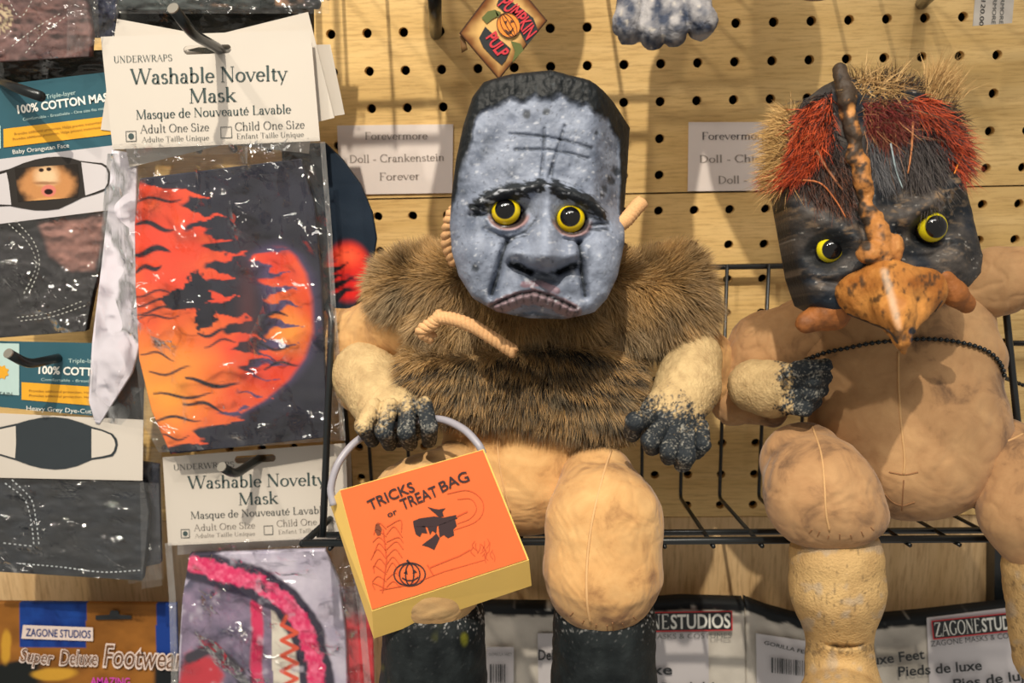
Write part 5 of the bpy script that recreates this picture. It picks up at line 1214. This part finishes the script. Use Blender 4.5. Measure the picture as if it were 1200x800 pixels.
def shark(x, y):
    n = n2(x, y, 20, 20, 3, 4); c = mixc(lin((176, 170, 196)), lin((214, 208, 226)), np.clip(.5+n, 0, 1))
    C_ = [(228, 660), (262, 672), (300, 682), (334, 704), (358, 738), (370, 780), (374, 830)]
    inn = inpoly(x, y, [(232, 668), (300, 690), (352, 742), (368, 830), (210, 830), (214, 690)]); c = mixc(c, mixc(lin((66, 64, 92)), lin((150, 128, 160)), np.clip(.4+1.4*n, 0, 1)), inn*.9)
    te = inpoly(x, y, [(318, 706), (338, 712), (350, 750), (352, 830), (322, 830), (318, 760)]); c = mixc(c, lin((226, 220, 206)), te)
    d, t = pdist(x, y, [(300, 708), (302, 740), (300, 775), (304, 830)]); c = mixc(c, lin((216, 44, 96)), sstep(9, 5, d+3*n)); 
    d, t = pdist(x, y, C_); c = mixc(c, lin((44, 38, 62)), sstep(22, 17, d+4*n)); c = mixc(c, mixc(lin((228, 40, 106)), lin((250, 120, 160)), np.clip(.3+1.5*n2(x, y, 5, 5, 9, 2), 0, 1)), sstep(12, 8, d+5*n2(x, y, 5, 5, 11, 2)))
    zz = [(336, 722)]+[(330+(18 if i % 2 else 0), 732+i*9) for i in range(11)]; d, t = pdist(x, y, zz); c = mixc(c, lin((226, 84, 54)), sstep(3.2, 1.6, d))
    m = np.exp(-((x-235)/34)**2-((y-790)/30)**2); c = mixc(c, lin((196, 48, 64)), sstep(.4, .7, m+.4*n)); d, t = pdist(x, y, [(222, 770), (250, 758), (282, 790), (290, 830)]); c = mixc(c, lin((52, 48, 62)), sstep(9, 4, d+4*n))
    return mixc(c, lin((214, 210, 226)), .5*sstep(.2, .5, n2(x, y, 16, 16, 17, 3)))
sheet('mask', [(222, 650), (214, 700), (210, 760), (208, 860)], [(380, 645), (396, 680), (404, 740), (408, 860)], lambda x, y: SY+.004-.003*np.sin(np.clip((x-210)/195, 0, 1)*3.14)+.002*n2(x, y, 50, 50, 9, 2), M_print, K, 140, 150, shark, .005)
wr2 = wrinkles(.0052, 38, 44, 61, [([(250, 655), (300, 646), (360, 650), (368, 662), (330, 668)], 8, .006), ([(250, 700), (275, 740), (262, 790)], 7, .005), ([(300, 700), (285, 760), (300, 800)], 6, .004), ([(215, 700), (235, 690), (262, 712)], 6, .005), ([(400, 650), (408, 720), (412, 800)], 6, .004)]); bl = [(197, 636), (202, 700), (206, 860)]; br = [(409, 627), (418, 720), (426, 860)]
sheet('plastic_bag', bl, br, lambda x, y: SY-.003-wr2(x, y), M_film, K, 60, 60)
crinkle('bag_seal', bl, SY-.001, 8, K, 5); crinkle('bag_seal', [(412, 640), (424, 720), (436, 860)], SY-.001, 8, K, 6)
K = empty('mask_package', P(428, 800, -.066), 'coral red bagged mask showing as a thin strip behind the shark mask', 'mask package', 'novelty mask packages')
sheet('mask', [(400, 690), (404, 860)], [(430, 690), (436, 740), (440, 860)], lambda x, y: -.066+.002*n2(x, y, 10, 30, 4, 2), M_print, K, 14, 60, lambda x, y: mixc(lin((150, 128, 130)), lin((232, 66, 78)), sstep(712, 735, y+10*n2(x, y, 8, 8, 3, 2))), .004)
sheet('plastic_bag', [(400, 660), (404, 860)], [(434, 655), (444, 860)], lambda x, y: -.070-wrinkles(.002, 14, 26, 66)(x, y), M_film, K, 12, 40)
spare2 = empty('mask_package', P(300, 640, -.068), 'spare white header card just visible behind the shark mask card', 'mask package', 'novelty mask packages')
slot_card('header_card', [(205, 541), (411, 528), (414, 634), (208, 650)], -.068, M_card, spare2, 302, 548, 24, 4.5, -3)
# ================================================================ treat bag in the monster doll's fist
M_or = plain('orange_paper', (222, 108, 56), .55, var=.05, scale=90); M_ye = plain('yellow_paper', (250, 208, 112), .55, var=.05, scale=90)
M_ink2 = plain('dark_plum_ink', (56, 40, 44), .6); M_inko = plain('burnt_orange_ink', (206, 84, 44), .6); M_hand = plain('grey_plastic_handle', (150, 148, 158), .4)
fc = np.array([(398, 574), (567, 526), (620, 656), (436, 716)], float); fY = np.array([-.205, -.205, -.214, -.214])
Fw = P(fc[:, 0], fc[:, 1], fY)
bk = np.array([(386, 588), (566, 540), (623, 686), (438, 748)], float); Bw = P(bk[:, 0], bk[:, 1], fY+.011)
TB = empty('treat_bag', (Fw[2]+Fw[3])/2, 'orange and yellow paper treat bag held in the monster doll\'s fist', 'treat bag')
# paper body, open at the top, slightly larger than the label, with real wall thickness
def inset(A, B_, t): return A+(B_-A)*t
Ov = np.vstack([Fw, Bw]); cen_ = Ov.mean(0); th = .0007
In = cen_+(Ov-cen_)*.97; In[[0, 1, 4, 5]] = Ov[[0, 1, 4, 5]]+(cen_-Ov[[0, 1, 4, 5]])*.02
Vb = np.vstack([Ov, In]); fcs = [(0, 1, 2, 3), (5, 4, 7, 6), (4, 0, 3, 7), (1, 5, 6, 2), (3, 2, 6, 7)]
fcs += [tuple(i+8 for i in q)[::-1] for q in fcs]+[(0, 8, 9, 1), (1, 9, 13, 5), (5, 13, 12, 4), (4, 12, 8, 0)]
body = build('paper_body', Vb, fcs, M_ye, TB)
nrm = np.cross(Fw[1]-Fw[0], Fw[3]-Fw[0]); nrm /= np.linalg.norm(nrm); nrm *= -1 if nrm@FW > 0 else 1
def bil(u, v): return ((1-u)*(1-v))[:, None]*Fw[0]+(u*(1-v))[:, None]*Fw[1]+(u*v)[:, None]*Fw[2]+((1-u)*v)[:, None]*Fw[3]
gu, gv = np.meshgrid(np.linspace(.004, .992, 8), np.linspace(.004, .985, 8)); Vp = bil(gu.ravel(), gv.ravel())+nrm*.0006
ix = np.arange(64).reshape(8, 8); Qp = np.stack([ix[:-1, :-1], ix[1:, :-1], ix[1:, 1:], ix[:-1, 1:]], -1).reshape(-1, 4)
front = build('front_panel', Vp, Qp, M_or, TB); front['label'] = 'orange printed front panel'
pl_n = nrm; pl_o = Fw.mean(0)
def on_bag(polys, name, mat, lift=.0010):
    V = []; Fc = []; n = 0
    for p in polys:
        p = np.asarray(p, float); d = FW+RT*((p[:, 0]-600)/FPX)[:, None]-UP*((p[:, 1]-400)/FPX)[:, None]
        t = ((pl_o+pl_n*lift-CAM)@pl_n)/(d@pl_n); V.append(CAM+d*t[:, None]); Fc.append(tuple(range(n, n+len(p)))); n += len(p)
    return build(name, np.vstack(V), Fc, mat, front)
def bag_text(s, a, b, cap, mat=M_ink2, bold=.012, bow=0.0):
    V, Fc = sans_mesh(s, bold, 0); a = np.array(a, float); b = np.array(b, float); d = b-a; e = d/np.hypot(*d); nn = np.array([e[1], -e[0]])
    u = (V[:, 0]-V[:, 0].min())/np.ptp(V[:, 0]); px = a+u[:, None]*d+(V[:, 1]/.7*cap+bow*4*u*(1-u))[:, None]*nn
    dd = FW+RT*((px[:, 0]-600)/FPX)[:, None]-UP*((px[:, 1]-400)/FPX)[:, None]; t = ((pl_o+pl_n*.0012-CAM)@pl_n)/(dd@pl_n)
    return build('printed_text', CAM+dd*t[:, None], Fc, mat, front)
bag_text('TRICKS', (434, 598), (487, 575), 12, bow=1); bag_text('or', (455, 606), (466, 601), 6.5); bag_text('TREAT', (472, 597), (514, 580), 12.5); bag_text('BAG', (518, 577), (551, 563), 12.5, bow=1)
z = lambda pts: [(360+a*.4, 480+b*.4) for a, b in pts]
# flying witch
on_bag([z([(352, 284), (372, 290), (386, 292), (405, 288), (396, 298), (400, 312), (386, 314), (374, 303)]), z([(330, 318), (372, 312), (398, 316), (436, 308), (440, 318), (408, 332), (380, 340), (340, 344), (312, 342), (310, 326)]),
        z([(312, 342), (345, 340), (352, 362), (336, 360), (330, 372), (318, 364)]), z([(352, 344), (380, 340), (378, 362), (366, 354), (360, 366)]), z([(384, 338), (432, 318), (438, 340), (428, 350), (430, 368), (412, 376), (400, 366), (388, 374)]),
        z([(378, 362), (388, 376), (372, 410), (356, 402), (336, 396), (352, 384), (366, 374)])], 'witch_print', M_ink2)
on_bag(strip_poly(z([(436, 314), (470, 298)]), 1.5)+strip_poly(smooth_line(z([(410, 246), (470, 236), (510, 262), (515, 300), (490, 330), (430, 352)]), 24), .8)+strip_poly(smooth_line(z([(440, 262), (480, 262), (496, 290), (478, 318), (440, 334)]), 20), .7), 'moon_print', M_inko)
# pumpkin, cornstalk, fence and grass in line
pk = []
for cx, rx in ((300, 46), (300, 30), (300, 12)): pk += strip_poly([(360+a*.4, 480+b*.4) for a, b in arc(cx, 482, rx, 34-(46-rx)*.1, 0, 360, 24)], 1.5)
pk += strip_poly(z([(300, 450), (292, 440)]), 2.5)+strip_poly(z([(278, 492), (292, 500), (310, 500), (326, 490)]), 1.6)+[np.array(z([(282, 478), (292, 470), (294, 482)])), np.array(z([(308, 480), (314, 468), (322, 476)]))]
on_bag(pk, 'pumpkin_print', M_ink2)
st = []; rr = np.random.default_rng(3)
for k in range(9):
    y0 = 525-k*22; st += strip_poly(smooth_line(z([(232, y0), (232+rr.uniform(-42, -18), y0-rr.uniform(14, 30)), (232+rr.uniform(-50, -30), y0+rr.uniform(-8, 8))]), 10), .8)+strip_poly(smooth_line(z([(232, y0-6), (232+rr.uniform(18, 42), y0-rr.uniform(14, 34)), (232+rr.uniform(30, 52), y0+rr.uniform(-8, 10))]), 10), .8)
st += strip_poly(z([(220, 536), (232, 440), (222, 350)]), 1.2)+strip_poly(z([(212, 528), (300, 512), (400, 474), (520, 440)]), .9)+strip_poly(z([(360, 462), (400, 446), (446, 428), (478, 410)]), 1.4)+strip_poly(z([(352, 454), (370, 486)]), 1.4)
for k in range(14): a = 486+rr.uniform(0, 60); b = 375+rr.uniform(0, 50); st += strip_poly(smooth_line(z([(a, b), (a+rr.uniform(-14, 14), b+14), (a+rr.uniform(-10, 10), b+28)]), 6), .8)
on_bag(st, 'scenery_print', M_inko); on_bag([z([(200, 336), (208, 330), (218, 348), (214, 366), (206, 368), (198, 354)])], 'corn_print', plain('rust_ink', (120, 64, 44), .6))
hp = smooth_line([P(391, 592, -.200), P(388, 570, -.196), P(398, 540, -.190), P(420, 515, -.180), P(448, 503, -.172), P(484, 494, -.172), P(515, 491, -.180), P(542, 502, -.190), P(560, 520, -.198), P(566, 532, -.200)], 60)
v, f = tube(hp, .0022, 8); build('handle', v, f, M_hand, TB, smooth=True)

# ================================================================ labels and tags on the pegboard
M_lab = plain('label_paper', (226, 216, 212), .55, var=.02); M_lt = plain('label_ink', (140, 130, 124), .6); M_lt2 = plain('label_ink_dark', (96, 90, 92), .6)
L1 = card('price_label', [(395, 147), (531, 145.5), (530, 226), (398, 228)], -.0016, M_lab, None, .0010); tag(L1, 'white paper price label on the pegboard left of the monster doll\'s head', 'label', 'name labels on the pegboard')
for s_, a, b in (('Forevermore', (427, 163.5), (501, 163)), ('Doll - Crankenstein', (409, 190.5), (521, 188)), ('Forever', (444, 211), (492, 210))): text(s_, a, b, 8.6, -.0016, M_lt, L1, serif=True, wt=1.2)
L2 = card('price_label', [(807, 143), (915, 143), (914, 223), (806, 224)], -.0016, M_lab, None, .0010); tag(L2, 'white paper price label tucked behind the bird doll\'s straw hair', 'label', 'name labels on the pegboard')
text('Forevermore', (822, 163.5), (899, 163), 8.6, -.0016, M_lt2, L2, serif=True, wt=1.2); text('Doll - Chiel', (819, 190.5), (896, 189.5), 8.6, -.0016, M_lt, L2, serif=True, wt=1.2); text('Doll -', (841, 215), (876, 214.5), 8.6, -.0016, M_lt, L2, serif=True, wt=1.2)
# price sticker, top right
t_ = card('price_tag', [(1145, -30), (1191, -32), (1186, 27), (1140, 30.5)], -.05, M_card, None, .0005); tag(t_, 'small white price tag hanging into the top right corner', 'tag')
text('$120.00', (1151, -8), (1147.5, 30), 5, -.05, M_black, t_); text('FOREVERMORE', (1166, -34), (1162, 28), 4.6, -.05, M_inkg, t_); text('FOREVERMORE', (1175, -34), (1171, 28), 4.6, -.05, M_inkg, t_)
# diamond tag
DY = -.165
dc = np.array([(593, -34), (641.5, 24), (584.5, 93.5), (538, 39)], float)
DT = empty('hanging_tag', P(585, 93, DY), 'diamond-shaped tan cardboard tag with pumpkin print above the monster doll', 'tag')
def tagc(x, y):
    d = -sdpoly(x, y, dc); n = n2(x, y, 14, 14, 3, 3); c = mixc(lin((104, 58, 22)), lin((206, 166, 102)), sstep(1, 18, d+6*n)); return mixc(c, lin((52, 32, 20)), sstep(2.6, .8, d))
sheet('tag_face', [dc[0], dc[3]], [dc[1], dc[2]], DY, M_print, DT, 60, 60, tagc, .0008)
sheet('tag_fold', [(538, 39), (541, 62)], [(545, 46), (548, 58)], DY+.002, plain('tag_brown', (110, 78, 40), .6), DT, 4, 4, None, .0008)
z = lambda pts: [(370+a*.3, b*.3) for a, b in pts]
M_red = plain('crimson_ink', (190, 46, 58), .5); M_dkr = plain('maroon_ink', (112, 34, 32), .5)
flat('banner_print', [z([(638, 148), (662, 104), (700, 140), (742, 172), (762, 190), (742, 236), (726, 254), (690, 222), (654, 184)]), z([(706, 20), (722, -20), (800, 30), (850, 70), (868, 118), (856, 140), (826, 176), (800, 130), (760, 70)])], DY, M_black, DT)
text('PULP', (391.5+178, 44), (391.5+195, 68.5), 14, DY, M_red, DT, bold=.03, off=.0009, bow=-1.5)
text('PUMPKIN', (371+212, 6), (371+246, 47), 16, DY, M_red, DT, bold=.02, off=.0009, bow=4)
flat('leaf_print', [z(p_) for p_ in ([(648, 70), (672, 44), (700, 38), (716, 60), (690, 74), (668, 92)], [(762, 160), (800, 170), (812, 196), (784, 226), (768, 244), (778, 200)], [(700, 38), (724, 48), (712, 74)])], DY, plain('olive_ink', (84, 92, 40), .6), DT, off=.0006)
flat('pumpkin_print', [[(370+a*.3, b*.3) for a, b in arc(753, 98, 44, 50, 0, 360, 24, -30)[:-1]]], DY, plain('pumpkin_ink', (226, 132, 44), .5), DT, off=.0010)
pk = []
for rx in (44, 26, 8): pk += strip_poly([(370+a*.3, b*.3) for a, b in arc(753, 98, rx, 50, 0, 360, 20, -30)], .9)
flat('pumpkin_lines', pk+[np.array(z([(734, 84), (748, 80), (744, 94)])), np.array(z([(762, 76), (774, 84), (760, 90)])), np.array(z([(736, 112), (756, 124), (776, 104), (762, 132), (748, 134)]))], DY, plain('brown_ink', (74, 40, 22), .6), DT, off=.0013)
wire('tag_string', [P(598, -60, -.14), P(594, -32, DY)], .0004, DT, mat=plain('string', (206, 196, 176), .8))
# ================================================================ dolls sitting on the shelf above: one hand hangs into view
U1 = empty('stuffed_doll', P(800, -60, -.13), 'doll on the shelf above, only its mottled blue-grey hand hanging into the top edge', 'doll')
def mott(x, y, W):
    n = n2(x, y, 11, 11, 3, 4); c = mixc(lin((52, 60, 78)), lin((150, 148, 150)), np.clip(.5+1.5*n, 0, 1)); return mixc(c, lin((200, 192, 180)), .6*sstep(.25, .5, n2(x, y, 7, 7, 7, 2)))
B = Blob(1.7, 6).cone(782, -60, -.150, 36, 780, -14, -.165, 42, k=12).ell(778, 4, -.168, 56, 30, 30, 0, k=10)
for kx, ky, mx, my, tx, ty, r in ((738, 6, 734, 28, 738, 38, 16), (766, 8, 763, 36, 765, 45, 15), (790, 8, 790, 34, 790, 41, 15), (816, 4, 823, 24, 820, 32, 16)):
    B.cone(kx, ky, -.180, r, mx, my, -.186, r, k=5).cone(mx, my, -.186, r, tx, ty, -.178, r*.92, k=4)
blob_part('hand', B, M_rubber, U1, mott, disp=2.5, dscale=.004)
B = Blob(3, 16).cone(782, -70, -.150, 34, 800, -170, -.12, 44); blob_part('arm', B, M_cloth, U1)
B = Blob(4, 20).ell(880, -190, -.11, 110, 110, 70).ell(860, -330, -.12, 80, 80, 70).cone(900, -110, -.14, 60, 960, -60, -.165, 58); blob_part('torso', B, M_cloth, U1)
U2 = empty('stuffed_doll', P(560, -120, -.13), 'doll on the shelf above the diamond tag, out of the picture but for its shadow', 'doll')
B = Blob(4, 20).ell(560, -230, -.11, 110, 110, 70).ell(560, -360, -.12, 80, 80, 70); blob_part('torso', B, M_cloth, U2)
B = Blob(4, 20).cone(520, -150, -.14, 55, 480, -90, -.165, 52); blob_part('leg', B, M_cloth, U2)

# ================================================================ packages hanging low on the wall
ZY = -.030
M_pouch = plain('cloudy_pouch', (196, 188, 176), .3, var=.12, scale=40); M_logor = plain('logo_red', (206, 40, 48), .5)
def pouch(left, right, label, top, cat='costume package'):
    k = empty('costume_package', P((left[-1][0]+right[-1][0])/2, 800, ZY), label, cat, 'costume feet packages low on the wall')
    top = np.array(top, float); tl = lambda x: np.interp(x, top[:, 0], top[:, 1])
    def pc_(x, y):
        n = n2(x, y, 50, 40, 3, 4); c = mixc(lin((160, 154, 146)), lin((222, 216, 206)), np.clip(.5+1.1*n, 0, 1)); c = mixc(c, lin((60, 58, 56)), .7*sstep(.36, .5, n2(x, y, 18, 26, 7, 3)))
        m = sstep(11, 8, y-tl(x)+4*n2(x, y, 12, 9, 9, 3)); c = mixc(c, lin((24, 27, 30)), m); return mixc(c, lin((200, 196, 188)), m*sstep(.3, .45, n2(x, y, 14, 8, 19, 2)))
    sheet('pouch', left, right, lambda x, y: ZY-.004*np.sin(np.clip((x-left[0][0])/(right[0][0]-left[0][0]), 0, 1)*3.14)+.002*n2(x, y, 40, 40, 5, 2), M_print, k, 130, 70, pc_, .012, warp=lambda x, y, v: tl(x)+(880-tl(x))*v)
    return k
def logo(k, a, b, cap, s1='ZAGONE', s2='STUDIOS', off=.0070):
    a, b = np.array(a, float), np.array(b, float); e = (b-a)/np.hypot(*(b-a)); n = np.array([e[1], -e[0]]); m = 2.6
    q = [a-e*m-n*m, b+e*m-n*m, b+e*m+n*(cap+m), a-e*m+n*(cap+m)]; flat('logo_box', [q], ZY, M_logor, k, off=off)
    m2 = 1.2; q = [a-e*m2-n*m2, b+e*m2-n*m2, b+e*m2+n*(cap+m2), a-e*m2+n*(cap+m2)]; flat('logo_box', [q], ZY, M_black, k, off=off+.0003)
    mid = a+(b-a)*.49; text(s1, a+n*.8, mid+n*.8, cap-1, ZY, M_white, k, serif=True, wt=1.3, off=off+.0006) if s1 else None
    text(s2, (mid+e*1.5 if s1 else a)+n*.8, b+n*.8, cap-1.5, ZY, M_white, k, bold=.02, off=off+.0006)
for g_ in 'ZG':
    pass
SERIF['Z'] = (.62, _ln(.07, .67, .55, .67)+_ln(.54, .67, .08, 0, .09)+_ln(.07, .01, .57, .01)+_ln(.57, 0, .57, .14, .03)+_ln(.07, .54, .07, .68, .03))
SERIF['G'] = (.72, [_A(.38, .34, .31, .34, 40, 300)]+_st(.58, .06, .30, 't'))
def barcode(k, x0, x1, y0, y1, sl=0.0, off=.0075):
    r_ = np.random.default_rng(5); polys = []; x = x0
    while x < x1:
        w = r_.choice([.8, 1.3, 2.0]); polys.append([(x, y0+sl*(x-x0)), (x+w, y0+sl*(x+w-x0)), (x+w, y1+sl*(x+w-x0)), (x, y1+sl*(x-x0))]); x += w+r_.choice([.9, 1.4, 2])
    flat('barcode', polys, ZY, M_black, k, off=off)
k = pouch([(556, 712), (552, 880)], [(872, 712), (876, 880)], 'cloudy plastic package with a red-framed black logo behind the monster doll\'s boots', [(556, 711), (640, 712), (740, 709), (800, 705), (870, 707)])
card('insert_card', [(630, 742), (830, 740), (832, 880), (632, 880)], ZY-.0052, M_card2, k, .0006)
logo(k, (716, 738.5), (856, 736), 18)
text('ZAGONE MASKS & COSTUMES', (716, 749.5), (857, 747), 6, ZY, M_inkg, k, off=.0072); text('Deluxe Feet', (631, 773), (694, 773), 12, ZY, M_black, k, bold=.02, off=.0072)
text('Deluxe', (716, 791), (788, 790), 12, ZY, M_black, k, bold=.02, off=.0072); text('Pies de lujo', (776, 811), (846, 809), 11, ZY, M_black, k, bold=.02, off=.0072)
card('barcode_label', [(570, 758), (602, 758), (602, 880), (570, 880)], ZY-.0052, M_card2, k, .0005); barcode(k, 574, 592, 778, 800); text('GORILLA FEET', (573, 768), (600, 768), 3.2, ZY, M_inkg, k, off=.0074)
k = pouch([(874, 716), (876, 880)], [(1230, 716), (1232, 880)], 'cloudy plastic package of gorilla feet behind the bird doll\'s shin', [(874, 706), (900, 716), (940, 727), (1010, 729), (1080, 723), (1150, 715), (1230, 707)])
card('insert_card', [(1086, 724), (1232, 706), (1232, 880), (1092, 880)], ZY-.0052, M_card2, k, .0006)
logo(k, (1096, 746.5), (1206, 735), 17)
text('ZAGONE MASKS & COSTUMES', (1091, 757.5), (1214, 744), 6.5, ZY, M_black, k, off=.0072); text('Deluxe Feet', (998, 782), (1084, 771.5), 11.5, ZY, M_black, k, bold=.02, off=.0080)
text('Pieds de luxe', (1053, 792.5), (1151, 784.5), 11.5, ZY, M_black, k, bold=.02, off=.0080); text('Pies de lujo', (1118, 807), (1212, 795), 11.5, ZY, M_black, k, bold=.02, off=.0080)
card('barcode_label', [(886, 742), (952, 752), (956, 880), (888, 880)], ZY-.0052, M_card2, k, .0005); barcode(k, 904, 946, 770, 788, .10); text('GORILLA FEET', (895, 754.5), (952, 768), 4.2, ZY, M_black, k, serif=False, off=.0076, bold=.02)
# footwear card, bottom left
BY = -.045
K = empty('costume_package', P(100, 800, BY), 'brown and blue footwear costume package with outlined white lettering in the bottom left corner', 'costume package', 'costume feet packages low on the wall')
def foot(x, y):
    n = n2(x, y, 30, 20, 3, 3); c = mixc(lin((112, 70, 26)), lin((160, 104, 42)), np.clip(.5+n, 0, 1))
    c = mixc(c, mixc(lin((16, 40, 110)), lin((30, 78, 168)), np.clip(.5+n2(x, y, 14, 20, 5, 3), 0, 1)), ((x > 23) & (x < 101) & (y < 758)).astype(float)); c = mixc(c, lin((24, 60, 140)), ((x > 183) & (y < 770)).astype(float))
    c = mixc(c, lin((24, 28, 28)), sstep(-3, 3, y-775+8*n)*sstep(60, 40, x)); c = mixc(c, lin((22, 26, 30)), sstep(0, 6, x-178)*sstep(760, 775, y))
    return mixc(c, lin((206, 156, 52)), .85*(sstep(1, .6, np.hypot((x-7)/8, (y-756)/24)+.4*n)+sstep(1, .6, np.hypot((x-60)/34, (y-790)/8)+.5*n)).clip(0, 1))
sheet('card', [(-30, 706), (-30, 880)], [(206, 708), (212, 880)], lambda x, y: BY+.001*n2(x, y, 60, 60, 5, 2), M_print, K, 160, 110, foot, .004)
M_pk = plain('pale_pink_ink', (226, 208, 200), .5); M_br = plain('brown_letter_ink', (104, 66, 34), .5); M_mag = plain('magenta_ink', (206, 60, 180), .5)
flat('hang_slot', [[(112, 721), (128, 720), (130, 715), (138, 715), (140, 720), (154, 721), (154, 725), (112, 726)]], BY, M_black, K, off=.0016)
flat('logo_box', [[(27, 732), (109, 735), (109, 751), (25, 748)]], BY, M_pk, K, off=.0016); text('ZAGONE STUDIOS', (30, 745), (106, 747.5), 9, BY, plain('logo_blue', (30, 56, 120), .5), K, off=.0021, serif=False, bold=.01)
for s_, a, b, cap in (('Super', (22, 775), (63, 779), 16), ('Deluxe', (69, 779), (115, 780), 18), ('Footwear', (120, 780.5), (216, 784.5), 26)):
    text(s_, a, b, cap, BY, M_pk, K, bold=.05, shear=.15, off=.0018); text(s_, (a[0]+1.5, a[1]-.6), (b[0]-1.5, b[1]-.6), cap*.97, BY, M_br, K, bold=-.006, shear=.15, off=.0024)
text('AMAZING', (106, 802), (152, 803), 9, BY, M_mag, K, bold=.01, off=.0020)
